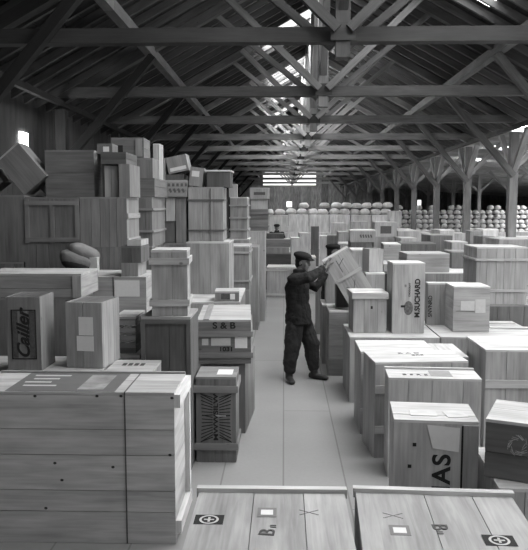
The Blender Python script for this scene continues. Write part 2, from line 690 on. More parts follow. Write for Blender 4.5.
# ribbon window in the far gable, with frame and three rails
a, b = at(262.5, 171.5, YF), at(316.5, 186, YF)
o = window([Vector((a.x, YF - .02, b.z)), Vector((b.x, YF - .02, b.z)), Vector((b.x, YF - .02, a.z)), Vector((a.x, YF - .02, a.z))], glow('gable_daylight', 1.6))
m = MB()
H = a.z - b.z
for f in (0, 1):
    zc = b.z + H * f
    m.box((a.x - .1, YF - .1, zc - .09), (b.x + .1, YF - .04, zc + .09), 0, 1)
for f in (0, 1):
    xc = a.x + (b.x - a.x) * f
    m.box((xc - .07, YF - .1, b.z), (xc + .07, YF - .04, a.z), 2, 1)
m.build('window_frame', wood(.22), o)
a, b = at(286.5, 201.5, YF), at(292, 207, YF)
window([Vector((a.x, YF - .02, b.z)), Vector((b.x, YF - .02, b.z)), Vector((b.x, YF - .02, a.z)), Vector((a.x, YF - .02, a.z))], glow('gable_daylight', 1.6))
a, b = at(417.5, 200, YF), at(421, 207, YF)
window([Vector((a.x, YF - .02, b.z)), Vector((b.x, YF - .02, b.z)), Vector((b.x, YF - .02, a.z)), Vector((a.x, YF - .02, a.z))], glow('gable_daylight', 1.6))
# left wall window
wx = XL - .49
f = lambda px: (wx * FPX) / (px - 284)
ya, yb = f(20.5), f(28.5)
za, zb = CAM_H + 55 / 707 * 14.3, CAM_H + 72 / 707 * 14.3
window([Vector((wx + .012, ya, za)), Vector((wx + .012, yb, za)), Vector((wx + .012, yb, zb)), Vector((wx + .012, ya, zb))], SKY)
# ================================================================ crates, left front
GL = 'crates heaped on the left of the aisle'
GR = 'crates stacked on the right of the aisle'
GB = 'small far crates at the back of the hall'

crate('F1', 'huge pine crate filling the lower left corner, dark poster pasted on its lid', -30, 174, 392, 'f', 4.61, .56, group=GL,
      tone=.42, nf=5, dirf='h', ntop=2, amp=.07, lid=True, skids=False, topdir='x', topt=.42)
r, w, h, y = F('F1')
sk = MB()
D = S['F1']['d']
for zc in (h - .06, .12):                      # end battens on the right side
    sk = MB()
    sk.box((w / 2 + .001, -D / 2 + .005, zc - .045), (w / 2 + .04, D / 2, zc + .045), 1, 1.25)
    sk.build('end_batten', wood(.46), r)
sk = MB()
sk.box((w / 2 + .001, D / 2 - .07, .17), (w / 2 + .035, D / 2, h - .11), 2, 1.2)
sk.build('end_batten', wood(.42), r)
px = at(124.5, 392, 4.61).x - r.location.x      # wire band
sk = MB()
sk.box((px - .004, y - .004, .002), (px + .004, y - .0005, h + .001))
sk.box((px - .004, y - .004, h), (px + .004, D / 2, h + .003))
sk.build('strap', WIRE, r)
for kx, kz in ((35, 396), (97, 396), (121, 396), (172, 398), (170, 455), (113, 467), (55, 463), (62, 480), (46, 508)):
    c_ = at(kx, kz, 4.61)
    m = MB()
    for j_ in range(8):
        a0, a1 = j_ / 8 * 6.2832, (j_ + 1) / 8 * 6.2832
        ax, az = c_.x - r.location.x, c_.z
        m.quad([(ax, y - .002, az), (ax + math.cos(a0) * .012, y - .002, az + math.sin(a0) * .01), (ax + math.cos(a1) * .012, y - .002, az + math.sin(a1) * .01)], [(0, 0)] * 3, 1)
    m.build('knot', plain('dark_knot', .05, .8, .5, 40), r)
# poster on the lid
x0, x1 = at(4, 392, 4.61).x - r.location.x, at(114, 392, 4.61).x - r.location.x
m = MB()
m.box((x0, -D / 2 + .01, h), (x1, D / 2 - .04, h + .002))
po = m.build('poster', POSTER, r)
for k, (fa, fb) in enumerate(((.12, .75), (.2, .62), (.08, .55), (.16, .7))):
    m = MB()
    yy = D / 2 - .13 - k * .095
    L = (x1 - x0) * .58
    m.box((x0 + L * fa * .6 + .03, yy, h + .002), (x0 + L * fb, yy + .03, h + .003))
    m.build('printed_line', PAPER_DIM, po)
m = MB()
m.box((x0 + (x1 - x0) * .64, -D / 2 + .06, h + .002), (x0 + (x1 - x0) * .88, D / 2 - .1, h + .003))
m.build('printed_picture', plain('poster_picture_ink', .27, .7, .8, 9), po)
m = MB()
m.box((-w / 2, D / 2 - .03, h), (w / 2, D / 2 - .002, h + .014), 0, .9)
m.build('rim', wood(.3), r)

crate('F2', 'low crate with light planked lid under the two small upright crates', -40, 98, 380, 'f', 5.42, .66, height=.985, group=GL, tone=.34, nf=4, dirf='h', ntop=4, topt=.4)
crate('F3', 'low crate whose lid shows faint markings, below the slatted crate', 101, 150, 378, 'f', 5.42, .52, height=.985, group=GL, tone=.33, nf=3, ntop=3, topt=.38)
r, w, h, y = F('F3')
for q_ in range(4):
    m = MB(); m.box((-.1 + q_ * .05, .04, h), (-.065 + q_ * .05, .13, h + .001)); m.build('marking', INK_GREY, r)
crate('F3b', 'low crate carrying the slatted crate of straw', 113, 140, 358, 'f', 6.12, .9, height=.985, group=GL, tone=.33, nf=3, ntop=3, topt=.4)

crate('CA', 'small upright crate with a framed handwriting-style stencil, standing at the left edge', 5.5, 39.5, 297, 'F2', 5.5, .34, rot=0, group=GL, tone=.2, nf=1, ntop=1, dirf='v', amp=.04, lid=False)
r, w, h, y = F('CA')
x0, x1, z0, z1 = -w * .36, w * .37, h * .16, h * .83
for n_, a in (('left', (x0, x0 + .008, z0, z1)), ('right', (x1 - .008, x1, z0, z1)), ('top', (x0, x1, z1 - .008, z1)), ('bottom', (x0, x1, z0, z0 + .008))):
    sheet('stencil_frame', INK, r, *a, y)
sheet('stencil_band', INK_GREY, r, x0 + .012, x0 + .052, z0 + .012, z1 - .012, y)
sheet('stencil_band', INK_GREY, r, x1 - .052, x1 - .012, z0 + .012, z1 - .012, y)
text_mesh('stencil_lettering', 'Cailler', .14, INK, r, (0.0, y - .0015, h * .49), FRONT_UP, .4, 1.05, .0035)
m = MB()
m.box((-.075, y - .002, -.004), (.095, y - .0005, .004))
u_ = m.build('stencil_stroke', INK, r)
m.v = []
u_.location = (.035, 0, h * .57)
u_.rotation_euler = (0, R(-80), 0)

crate('BX', 'small upright crate with two white label papers, right of the script brand crate', 64, 102.5, 302.5, 'F2', 5.62, .4, rot=-7, group=GL, tone=.32, nf=2, ntop=2, amp=.05, lid=False)
r, w, h, y = F('BX')
sheet('paper_label', PAPER, r, -w * .14, w * .25, h * .5, h * .78, y)
sheet('paper_label', PAPER, r, -w * .2, w * .26, h * .26, h * .49, y)

crate('SLT', 'slatted crate stuffed with straw between the label crate and the dark crate', 113, 135.5, 317, 'F3b', 6.2, .45, group=GL, tone=.17, nf=4, dirf='h', ntop=3, amp=.25, topt=.46)
r, w, h, y = F('SLT')
for zf in (.3, .55, .72):
    m = MB()
    for q in range(9):
        a = Vector((rnd.uniform(-w * .45, w * .1), y - .004, zf * h + rnd.uniform(-.02, .02)))
        m.bar(a, a + Vector((rnd.uniform(.04, .12), 0, rnd.uniform(-.025, .025))), .004, .004)
    tag(m.build('straw', STRAW, r), kind='stuff')
for zf in (.22, .43, .64, .84):
    m = MB()
    m.box((-w / 2, y - .012, zf * h - .022), (w / 2, y - .001, zf * h + .022), 0, 1.1)
    m.build('slat', wood(.25), r)

crate('M2', 'dim crate standing close behind the two small upright crates', 36, 76, 298, 'f', 6.5, .6, group=GL, tone=.2, nf=3)
crate('M2b', 'dim crate behind the script brand crate at the left edge', -22, 35, 298, 'f', 6.5, .6, group=GL, tone=.17, nf=4)
crate('M1', 'long pale crate lying at the left edge with a cleat at its right end', -22, 81, 273.5, 'M2', 6.5, .6, group=GL, tone=.34, nf=2, dirf='h', ntop=2, cleat=(1,), topt=.45, bw=.08)
crate('M3', 'wide crate with a paper label on its pale front, under the dark round bundle', 62, 146, 277, 'f', 7.2, .85, group=GL, tone=.33, nf=4, dirf='h', ntop=3, amp=.08)
r, w, h, y = F('M3')
xx = at(128, 287, 7.2)
sheet('paper_label', PAPER, r, xx.x - r.location.x - .14, xx.x - r.location.x + .12, xx.z - .1, xx.z + .07, y)
xx = at(113.5, 300, 7.2).x - r.location.x
m = MB(); m.box((xx - .005, y - .003, .02), (xx + .005, y - .0005, h)); m.build('strap', WIRE, r)
crate('M6a', 'small light box under the dark box, right of the round bundle', 121, 138, 263, 'M3', 7.25, .45, group=GL, tone=.26, nf=2, lid=False)
crate('M6b', 'dark square box stacked on a light one right of the round bundle', 121, 141, 246, 'M6a', 7.25, .45, group=GL, tone=.11, nf=2)
crate('M6c', 'thin pale box lying on the dark square box', 127, 141, 240, 'M6b', 7.25, .4, group=GL, tone=.4, nf=1, lid=False)

crate('D1', 'tall dark crate with a pale frame round two dark boards', 141, 190.5, 317, 'f', 6.0, .55, group=GL, tone=.1, nf=2, ntop=3, frame=True, topt=.3, bw=.035, amp=.1)  # dark boards inside a paler frame and lid
r, w, h, y = F('D1')
crate('D2', 'upright light crate with two wide horizontal battens, on top of the dark framed crate', 151, 187, 250, 'D1', 6.05, .42, rot=4, group=GL, tone=.33, nf=2, bat=(.2, .83), ntop=2, bw=.055, amp=.05, topt=.46)

crate('NS', 'upright dark crate with a fan shaped stencil of rays beside the aisle', 195.5, 236, 377, 'f', 6.165, .42, rot=0, group=GL, tone=.16, nf=2, ntop=2, bat=(.19, .86), bw=.06, amp=.05, topt=.22)
r, w, h, y = F('NS')
zc = h * .53
for s in (-1, 1):
    for k in range(17):
        f = (k - 8) / 8
        m = MB()
        za = zc + f * h * .27
        x0_, x1_ = s * .03, s * (.125 + .015 * abs(f))
        a = Vector((x0_, y - .001, za - f * .03))
        b = Vector((x1_, y - .001, za + f * .07 + (.03 if s < 0 else -.03) * 0 - .02 * (1 if f > 0 else -1)))
        b.z = max(h * .215 + .02, min(h * .83 - .02, b.z))
        m.bar(a, b, .0015, .008)
        m.build('stencil_ray', INK, r)
text_mesh('stencil_lettering', 'MWWSILW', .06, INK, r, (0.0, y - .0012, zc), FRONT_UP, 0, 1.4, .001)
m = MB(); m.box((-.02, y - .002, zc + .01), (.09, y - .0005, zc + .018)); m.build('chalk_stroke', PAPER_DIM, r)
D = S['NS']['d']
m = MB(); m.box((.0, -.12, h), (.14, .08, h + .002)); m.build('paper_label', PAPER, r)
crate('NSb', 'plain crate half hidden behind the ray stencil crate, under the lettered crate', 200, 245.5, 366, 'f', 7.0, .86, rot=-4, height=.735, group=GL, tone=.17, nf=3)
crate('SB', 'dark crate with stencilled letters, three paper labels and pale lid beside the aisle', 197, 251, 320, 'NSb', 6.9, 1.1, rot=3, group=GL, tone=.16, nf=2, dirf='h', ntop=4, bat=(.2, .68), bw=.05, amp=.06, topt=.42)
r, w, h, y = F('SB')
text_mesh('stencil_lettering', 'S & B', .09, INK, r, (0, y - .0012, h * .87), FRONT, 0, 1.15, .002)
text_mesh('stencil_lettering', '1031', .06, INK, r, (.02, y - .0012, h * .335), FRONT, 0, 1.2, .002)
sheet('paper_label', PAPER_DIM, r, -w * .41, -w * .29, h * .43, h * .58, y)
sheet('paper_label', PAPER_DIM, r, -w * .24, w * .12, h * .42, h * .6, y)
sheet('paper_label', PAPER, r, w * .2, w * .43, h * .36, h * .62, y)
m = MB()
m.box((-w / 2 + .06, -.55, h), (-w / 2 + .12, .55, h + .008), 1, .8)
m.build('lid_strip', wood(.34), r)
crate('L28', 'low crate with a pale top behind the lettered crate, small labelled box on it', 186, 240, 302, 'f', 9.0, 1.6, group=GL, tone=.3, nf=4, topt=.46)
crate('SMB', 'small box with a dark printed panel and white paper, behind the lettered crate', 215, 239, 291, 'L28', 9.05, .35, rot=3, group=GL, tone=.22, nf=1, lid=True, ntop=1, topt=.4)
r, w, h, y = F('SMB')
sheet('stencil_panel', INK_GREY, r, -w * .25, w * .12, h * .2, h * .75, y)
sheet('paper_label', PAPER, r, w * .13, w * .33, h * .2, h * .72, y)
crate('L20', 'plain upright pale crate with three wide vertical boards, mid heap on the left', 186, 229, 242, 'L28', 9.8, .75, group=GL, tone=.3, nf=3, amp=.07, ntop=2, topt=.42)
crate('L15', 'large crate with two dark straps round its middle, on the plain pale crate', 188, 223, 187, 'L20', 10.0, .75, group=GL, tone=.25, nf=3, amp=.1)
r, w, h, y = F('L15')
for zf in (.2, .76):
    m = MB()
    m.box((-w / 2 - .012, y - .014, h * zf - .012), (w / 2 + .012, y - .001, h * zf + .012), 0, 1)
    m.box((w / 2 + .001, y - .001, h * zf - .012), (w / 2 + .012, -y, h * zf + .012), 1, 1)
    m.build('strap', wood(.1), r)
m = MB(); m.box((w * .12, y - .01, 0), (w * .16, y - .001, h - .02), 2, 1); m.build('cleat', wood(.12), r)
crate('L16', 'dark crate with a thin white lid on the top of the heap beside the beams', 206.5, 230, 170, 'L15', 10.05, .5, group=GL, tone=.1, nf=2, topt=.55, lid_over=.02)
crate('L21c', 'tall crate standing under the battened one beside the aisle', 227, 249, 290, 'f', 10.7, .8, group=GL, tone=.24, nf=3)
crate('L21', 'upright crate with thin battens, its edge facing the aisle behind the lettered crate', 228, 249, 246, 'L21c', 10.72, .8, group=GL, tone=.26, nf=2, bat=(.2, .85), bw=.03, topt=.42)
crate('L26', 'crate with a bright board on top, above and behind the battened crate', 227, 249, 239, 'f', 11.7, .75, group=GL, tone=.26, nf=3, topt=.5)
crate('L23', 'tall upright crate with thin battens at the right end of the heap top', 230, 247, 197, 'L26', 11.75, .65, group=GL, tone=.26, nf=2, bat=(.22, .5, .8), bw=.025, topt=.45)
crate('L22', 'tiny box on the corner of the tall battened crate at the heap end', 229, 237, 184, 'L23', 11.8, .2, group=GL, tone=.36, nf=1, lid=False)
crate('L21b', 'tall crate whose pale side runs along the aisle, far end of the left heap', 249, 258, 247, 'f', 13.0, .95, group=GL, tone=.3, nf=1)
crate('L25', 'light crate under the stack of three square boxes', 248, 265, 231, 'f', 14.0, 1.0, group=GL, tone=.42, nf=2)
crate('L24a', 'dark square box at the bottom of three beside the far windows', 250, 268, 209, 'L25', 14.05, .4, group=GL, tone=.17, nf=2, dirf='h', bat=(.2, .8), bw=.03)
crate('L24b', 'light square box in the middle of three beside the far windows', 251, 267.5, 199, 'L24a', 14.1, .35, group=GL, tone=.42, nf=1, lid=False)
crate('L24c', 'light lettered box, topmost of three beside the far windows', 250, 269, 187.5, 'L24b', 14.05, .4, group=GL, tone=.38, nf=1)
r, w, h, y = F('L24c')
sheet('stencil_marking', INK_GREY, r, -w * .3, w * .3, h * .35, h * .6, y)

# the column around x 160-190
crate('L18b', 'dim crate low behind the upright crate with two wide battens', 160, 187, 243, 'f', 10.0, .85, group=GL, tone=.2, nf=3)
crate('L18', 'dim crate right of the small bright box, under the long marked crate', 175.5, 186, 197, 'L18b', 10.0, .8, group=GL, tone=.2, nf=2)
crate('L17b', 'box toned dark for the shadow below the small bright box in the heap', 163, 175, 221, 'L18b', 10.02, .5, group=GL, tone=.13, nf=1)  # fills a spot of shadow; the darkness is in its tone
crate('L17', 'small bright upright box in the middle of the heap', 166, 175, 197.5, 'L17b', 10.0, .4, group=GL, tone=.48, nf=1, lid=False)
crate('L14', 'long crate with dark stencil marks lying across the heap', 160, 186.8, 180, 'L18', 9.95, .75, group=GL, tone=.24, nf=2, dirf='h', amp=.05)
r, w, h, y = F('L14')
for k in range(6):
    sheet('stencil_marking', INK_GREY, r, -.14 + k * .06, -.105 + k * .06, h * .62, h * .8, y)
for k in range(5):
    sheet('stencil_marking', INK_GREY, r, -.12 + k * .06, -.09 + k * .06, h * .25, h * .5, y, .4)
crate('L13', 'dark flat box under the tilted box on the heap top', 165, 184, 174.5, 'L14', 10.1, .45, group=GL, tone=.08, nf=1, lid=False)
crate('L10', 'small knotty box left of the tilted box on the heap top', 159.5, 164, 158, 'L14', 10.0, .35, group=GL, tone=.2, nf=1, lid=False)
crate('L12', 'small box leaning slightly, right of the tilted box on the heap', 188.5, 202, 168, 'L15', 10.05, .3, tilt=-6, group=GL, tone=.2, nf=1, lid=False)
r, w, h, y = F('L12')
sheet('paper_label', PAPER_DIM, r, -w * .35, w * .2, h * .5, h * .8, y)
crate('L11', 'tilted box with a pale stripe perched on the very top of the heap', 168.5, 189, 154, 'L13', 10.12, .38, tilt=12, group=GL, tone=.24, nf=1, lid=False, height=.235)
r, w, h, y = F('L11')
sheet('paper_label', PAPER_DIM, r, -w * .4, w * .4, h * .12, h * .33, y)

# the column around x 110-165
crate('L8b', 'dim lower crate under the tall crate with bright battened side', 118, 152, 246, 'f', 9.0, .95, group=GL, tone=.2, nf=3)
crate('L8', 'tall crate whose bright side with battens faces the aisle, upper heap', 126, 152, 197, 'L8b', 9.0, .95, group=GL, tone=.2, nf=3, bat=(.3, .75), bw=.03)
crate('L9', 'dim crate lying on the tall bright sided crate, upper heap', 129, 154.5, 178, 'L8', 9.05, .9, group=GL, tone=.15, nf=2, dirf='h')
crate('L3', 'crate below the highest crate of the heap with a bright end', 127, 152.5, 158, 'L9', 9.1, .42, group=GL, tone=.2, nf=2)
crate('L3n', 'narrow upright pale box beside the highest crate of the heap', 153, 159, 143.5, 'L9', 9.62, .3, group=GL, tone=.4, nf=1)
crate('L2', 'highest crate of the left heap with a dark square mark and bright end', 111, 143.5, 137.5, 'L3', 9.1, .5, group=GL, tone=.16, nf=2, dirf='h')
r, w, h, y = F('L2')
sheet('stencil_marking', INK, r, -w * .33, -w * .14, h * .2, h * .62, y)
m = MB(); m.box((w * .25, y - .012, 0.02), (w * .45, y - .001, h * .95), 2, 1.1); m.build('cleat', wood(.22), r)

# the great crates at the left back
crate('WAb', 'dim lower crate under the tall plain crate at the left edge', -10, 23.6, 262, 'f', 8.1, .8, group=GL, tone=.18, nf=3)
crate('WBb', 'dim lower crate below the panelled double crate at the left', 24.4, 79, 243.5, 'f', 8.1, .8, group=GL, tone=.16, nf=4, lid=False)
crate('WCb', 'lower crate below the vertical boarded crate, behind the round bundle', 79.4, 127, 247, 'f', 8.1, .68, group=GL, tone=.2, nf=5, lid=False, amp=.08)
crate('WA', 'dim tall plain crate at the left edge under the leaning boxes', -10, 23.6, 195, 'WAb', 8.1, .8, group=GL, tone=.18, nf=1, amp=.05)
crate('WB', 'wide dim crate of two panels with cleats, below the big square box', 24.4, 79, 197, 'WBb', 8.1, .8, group=GL, tone=.18, nf=2, amp=.05, bat=(.87, .08), cleat=(0, .5, 1), bw=.05, side_bat=False)
crate('WC', 'crate of vertical boards with bright battened side, right of the panelled crate', 79.4, 126.5, 197, 'WCb', 8.1, .68, group=GL, tone=.22, nf=5, amp=.12)
r, w, h, y = F('WC')
for zf in (.12, .62):
    m = MB(); m.box((w / 2 + .001, y, h * zf - .03), (w / 2 + .016, -y, h * zf + .03), 1, 1); m.build('batten', wood(.26), r)
crate('T1', 'big plain square box standing on top of the panelled crate', 44.5, 93.5, 150, 'WB', 8.25, .38, group=GL, tone=.17, nf=2, dirf='h', amp=.04)
crate('T3', 'dim box beneath the dark topped box, above the vertical boarded crate', 118.5, 129.5, 164, 'WC', 8.12, .58, group=GL, tone=.2, nf=1, lid=False)
crate('T4', 'narrow light upright box turned to the aisle on the vertical boarded crate', 104.5, 117.5, 166, 'WC', 8.2, .12, rot=14, group=GL, tone=.42, nf=2, lid=False)
crate('T5', 'dark box bridging two boxes next to the big square box', 100.5, 126, 152, 'T3', 8.12, .6, group=GL, tone=.12, nf=2, dirf='h')
crate('T6', 'small box with a white patch, above and behind the big square box', 97, 112, 143.5, 'T5', 8.4, .3, group=GL, tone=.16, nf=1)
r, w, h, y = F('T6')
sheet('paper_label', PAPER, r, -w * .1, w * .3, h * .2, h * .7, y)


def lean(key, label, px, py, d, w, h, dep, tilt, z0, rot=0, **k):
    p = at(px, py, d)
    r = make_crate(w, h, dep, **k)
    t = R(tilt)
    # centre of the box at the pixel; shift so that the lowest corner rests on z0
    low = -(h / 2 * abs(math.cos(t)) + w / 2 * abs(math.sin(t)))
    zc = z0 - low + .003 if z0 is not None else p.z
    M = Euler((0, -t, R(rot))).to_matrix()
    r.rotation_euler = (0, -t, R(rot))
    c = Vector((p.x, d + dep / 2, zc))
    r.location = c - M @ Vector((0, 0, h / 2))
    tag(r, label, 'crate', GL)
    S[key] = dict(root=r, top=zc + h / 2, w=w, h=h, d=dep, z0=z0, x=c.x, y=c.y, label=label)
    return r


lean('LN1', 'dark box leaning to the left against the big square box, upper left corner', 21, 171, 8.15, .34, .5, .3, 40, S['WA']['top'] + .0, tone=.17, nf=1, dirf='v', lid=True, topt=.3)
lean('LN2', 'second leaning box at the left edge, tipped against the first', -19, 172, 8.2, .26, .5, .3, 36, S['WA']['top'], tone=.14, nf=1, lid=False)
lean('LN3', 'narrow pale board box leaning behind the two tipped boxes under the window', 33, 160, 8.6, .1, .62, .22, 36, S['WA']['top'], tone=.26, nf=1, lid=False)

# ================================================================ crates, right side
crate('P5', 'nearest upright crate on the right, large letters painted down its front and torn paper', 394.5, 478.5, 420.6, 'f', 4.62, .44, group=GR, tone=.4, nf=1, ntop=3, cleat=(), amp=.05, topt=.5, rot=-5)
r, w, h, y = F('P5')
m = MB(); m.box((w / 2 - .1, y - .012, .002), (w / 2 - .002, y - .001, h - .025), 2, 1.02); m.build('cleat', wood(.35), r)
m = MB(); m.box((w / 2 - .112, y - .003, .1), (w / 2 - .1, y - .0005, h - .03)); m.build('crack', INK, r)
m = MB()
pts = [(-.06, h - .03), (.155, h - .045), (.15, h - .21), (-.02, h - .19)]
m.quad([(x, y - .003, z) for x, z in pts[::-1]], [(0, 0)] * 4, 1)
m.quad([(x, y - .001, z) for x, z in pts], [(0, 0)] * 4, 1)
m.build('torn_paper_label', PAPER, r)
for s_, zz in (('S', h - .268), ('A', h - .375), ('I', h - .465)):
    text_mesh('painted_letter', s_, .165, INK, r, (.045, y - .0015, zz), FRONT_UP, 0, 1.05, .004)
for kx, kz in ((-.14, .17), (-.17, .32)):
    m = MB(); m.box((kx - .012, y - .002, h - kz - .012), (kx + .012, y - .0005, h - kz + .012)); m.build('knot', INK, r)
m = MB()
m.box((-.16, -.12, h), (.02, .0, h + .003)); m.box((.06, -.16, h), (.2, -.02, h + .003), 0, 1, Matrix.Rotation(.2, 4, 'Z'))
m.build('torn_paper_label', plain('faded_lid_paper', .55, .8, .4, 8), r)

crate('P4', 'crate of wide vertical boards just behind the painted letter crate', 389, 481.5, 378.5, 'f', 5.84, .36, rot=-3, group=GR, tone=.42, nf=4, ntop=2, amp=.05, topt=.5)
r, w, h, y = F('P4')
for k in range(4):
    text_mesh('marking', 'BSRE'[k], .07, INK_GREY, r, (-.24 + k * .06, -.06, h + .001), (0, 0, 0), 0, 1)
m = MB(); m.box((-.02, -.1, h), (.16, .1, h + .002)); m.build('lid_stain', plain('lid_stain_paper', .27, .8, .3, 9), r)
m = MB(); m.box((-w / 2 - .004, -y - .04, h + .001), (w / 2, -y, h + .016), 0, 1); m.build('rim', wood(.42), r)
crate('P3', 'crate with bright printed lid, third back from the painted letter crate', 374.5, 470, 361.6, 'f', 6.36, .5, group=GR, tone=.36, nf=4, ntop=3, topdir='x', topt=.5, bat=(.3, .72), bw=.07, rot=6, amp=.06, side_bat=False)
r, w, h, y = F('P3')
text_mesh('marking', 'R A D', .06, INK_GREY, r, (-.02, .12, h + .001), (0, 0, 0), 0, 1.4)
text_mesh('marking', 'BRE', .05, INK_GREY, r, (.04, .03, h + .001), (0, 0, 0), 0, 1.4)
crate('P2', 'crate with a bright lid, fourth back from the painted letter crate along the aisle', 361, 436, 351.8, 'f', 7.0, .62, group=GR, tone=.36, nf=3, ntop=3, topt=.52, bat=(.28, .7), bw=.06, amp=.06, side_bat=False)
crate('P9', 'crate with a lid of slanting boards left of the large right hand crate', 436.7, 469, 358, 'f', 7.0, .7, height=.8, group=GR, tone=.3, nf=3, ntop=3, topdir='y', topt=.42)
crate('P7', 'large tall crate with a wide batten at the right edge of the picture', 486, 560, 350, 'f', 6.6, .72, group=GR, tone=.33, nf=3, ntop=2, amp=.06, bat=(.66,), bw=.075, side_bat=False, topt=.48)
crate('P1', 'broad low crate carrying the lidded box and the brand stencilled crate', 350, 440, 337.5, 'f', 8.15, .95, group=GR, tone=.34, nf=5, ntop=4, topt=.36)
crate('P6', 'broad low crate under the paper labelled crate on the right', 441, 545, 337.5, 'f', 8.15, 1.2, group=GR, tone=.28, nf=6, ntop=5, topt=.4)
r, w, h, y = F('P6')

# lower right corner
crate('P11', 'pale crate in the lower right corner beneath the dark case', 500, 600, 486, 'f', 4.2, .75, rot=-4, height=.58, group=GR, tone=.38, nf=3, topt=.45)
crate('P10', 'dark weathered case with rounded corners lying askew at the lower right edge', 487, 570, 424, 'P11', 4.3, .5, rot=-24, group=GR, tone=.13, nf=2, dirf='h', ntop=2, topt=.42, lid_over=.0, amp=.1)
r, w, h, y = F('P10')
m = MB()
for k in range(26):
    a = rnd.uniform(0, 6.3); q = rnd.uniform(.03, .06)
    c = Vector((-w * .12 + math.cos(a) * q, y - .003, h * .62 + math.sin(a) * q))
    m.bar(c, c + Vector((-math.sin(a), 0, math.cos(a))) * .04, .002, .003)
tag(m.build('scuff_marks', plain('scuffed_paint', .4, .8, .3, 20), r), kind='stuff')

# front lids at the bottom of the picture
for key, xa, xb, lab in (('P12', 201.5, 346, 'flat crate at the bottom centre seen from above, round emblem at its left'),
                         ('P13', 353, 507, 'flat crate at the bottom right seen from above, round emblem at its right')):
    dd = 1.6 * FPX / (499 - 206)
    a, b = at(xa, 499, dd), at(xb, 499, dd)
    w, h, D = b.x - a.x, .7, 1.05
    r = make_crate(w, h, D, tone=.33, nf=4, dirf='h', ntop=3, topdir='y', topt=.34, amp=.05)
    rot = R(0 if key == 'P12' else -3)
    r.location = ((a.x + b.x) / 2 + (-.01 if key == 'P12' else -.015), dd - D / 2, 0)
    r.rotation_euler = (0, 0, rot)
    tag(r, lab, 'crate', GR)
    S[key] = dict(root=r, top=h, w=w, h=h, d=D, z0=0, x=0, y=dd, label=lab)
    m = MB()
    m.box((-w / 2 - .012, D / 2 - .035, h - .03), (w / 2 + .012, D / 2 + .012, h + .022), 0, 1.1)
    e = m.build('end_rail', wood(.45), r)
    bv = e.modifiers.new('bevel', 'BEVEL'); bv.width = .012; bv.segments = 3
    ex = -w * .385 if key == 'P12' else w * .27
    ey = D / 2 - .385 if key == 'P12' else D / 2 - .56
    by = D / 2 - .52 if key == 'P12' else D / 2 - .44
    py_ = D / 2 - .29 if key == 'P12' else D / 2 - .49
    m = MB(); m.box((-.075, -.055, 0), (.075, .055, .001))
    em = m.build('emblem_ground', INK, r, (ex, ey, h))
    m = MB()
    for k in range(40):
        a0, a1 = k / 40 * 6.28319, (k + 1) / 40 * 6.28319
        m.quad([(math.cos(a0) * .038, math.sin(a0) * .038, .0015), (math.cos(a0) * .05, math.sin(a0) * .05, .0015),
                (math.cos(a1) * .05, math.sin(a1) * .05, .0015), (math.cos(a1) * .038, math.sin(a1) * .038, .0015)], [(0, 0)] * 4, 1)
    m.box((-.026, -.006, .001), (.026, .006, .0016)); m.box((-.006, -.026, .001), (.006, .026, .0016))
    m.build('emblem_ring_and_cross', PAPER_DIM, em)
    bx = -.02 if key == 'P12' else -w * .05
    lx = bx if key == 'P12' else bx - .19
    m = MB(); m.box((lx - .05, py_ - .055, h), (lx + .05, py_ + .055, h + .001)); m.build('paper_backing', plain('grey_glue_patch', .2, .8), r)
    m = MB(); m.box((lx - .032, py_ - .032, h + .001), (lx + .032, py_ + .028, h + .002)); m.build('paper_label', PAPER, r)
    text_mesh('stencil_lettering', 'B', .11, INK_GREY, r, (bx + .01, by, h + .001), (0, 0, R(82 if key == 'P12' else -88)), 0, 1.15, .001)
    for q_ in (0, 1):
        dy_ = (.055 if key == 'P12' else -.075) + q_ * .02
        dx_ = .02 if key == 'P12' else -.01
        m = MB(); m.box((bx + dx_, by + dy_, h), (bx + dx_ + .03, by + dy_ + .008, h + .001)); m.build('stencil_dash', INK_GREY, r)
    for cx_, cy_ in (((.2, .24),) if key == 'P12' else ((-.25, .2),)):
        m = MB()
        m.bar((cx_ - .05, cy_ - .03, h + .0008), (cx_ + .05, cy_ + .03, h + .0008), .005, .001)
        m.bar((cx_ - .05, cy_ + .03, h + .0008), (cx_ + .05, cy_ - .03, h + .0008), .005, .001)
        m.build('chalk_cross', plain('faint_pencil', .19, .8), r)

# on the broad low crates
crate('R21', 'square box with an overhanging lid in front of the lifted crate', 353.5, 387, 293, 'P1', 8.45, .48, group=GR, tone=.33, nf=3, ntop=2, lid_over=0, amp=.05, bat=(.93,), bw=.07, topt=.5, rot=2)
r, w, h, y = F('R21')
m = MB(); m.box((w * .02, y - .002, h * .6), (w * .08, y - .0005, h * .67)); m.build('knot', INK, r)
crate('R20', 'tall pale upright crate with a vertical brand stencil and crest', 393, 425.5, 263, 'P1', 8.43, .42, group=GR, tone=.36, nf=1, ntop=1, amp=.03, lid=True, topt=.52, rot=1)
r, w, h, y = F('R20')
text_mesh('stencil_lettering', 'M.SUCHARD', .085, INK, r, (w * .28, y - .0012, h * .5), FRONT_UP, 0, .98, .003)
text_mesh('stencil_lettering', 'CHOCOLAT', .028, INK_GREY, r, (w * .03, y - .0012, h * .62), FRONT_UP, 0, 1.1, .001)
m = MB()
for k in range(24):
    a0, a1 = k / 24 * 6.28319, (k + 1) / 24 * 6.28319
    m.quad([(.0, y - .0012, h * .36), (math.cos(a0) * .055, y - .0012, h * .36 + math.sin(a0) * .085), (math.cos(a1) * .055, y - .0012, h * .36 + math.sin(a1) * .085)], [(0, 0)] * 3, 1)
m.build('stencil_crest', plain('crest_ink', .13, .8, .9, 45), r)
sheet('stencil_crest_arm', INK, r, -.09, -.04, h * .37, h * .4, y)
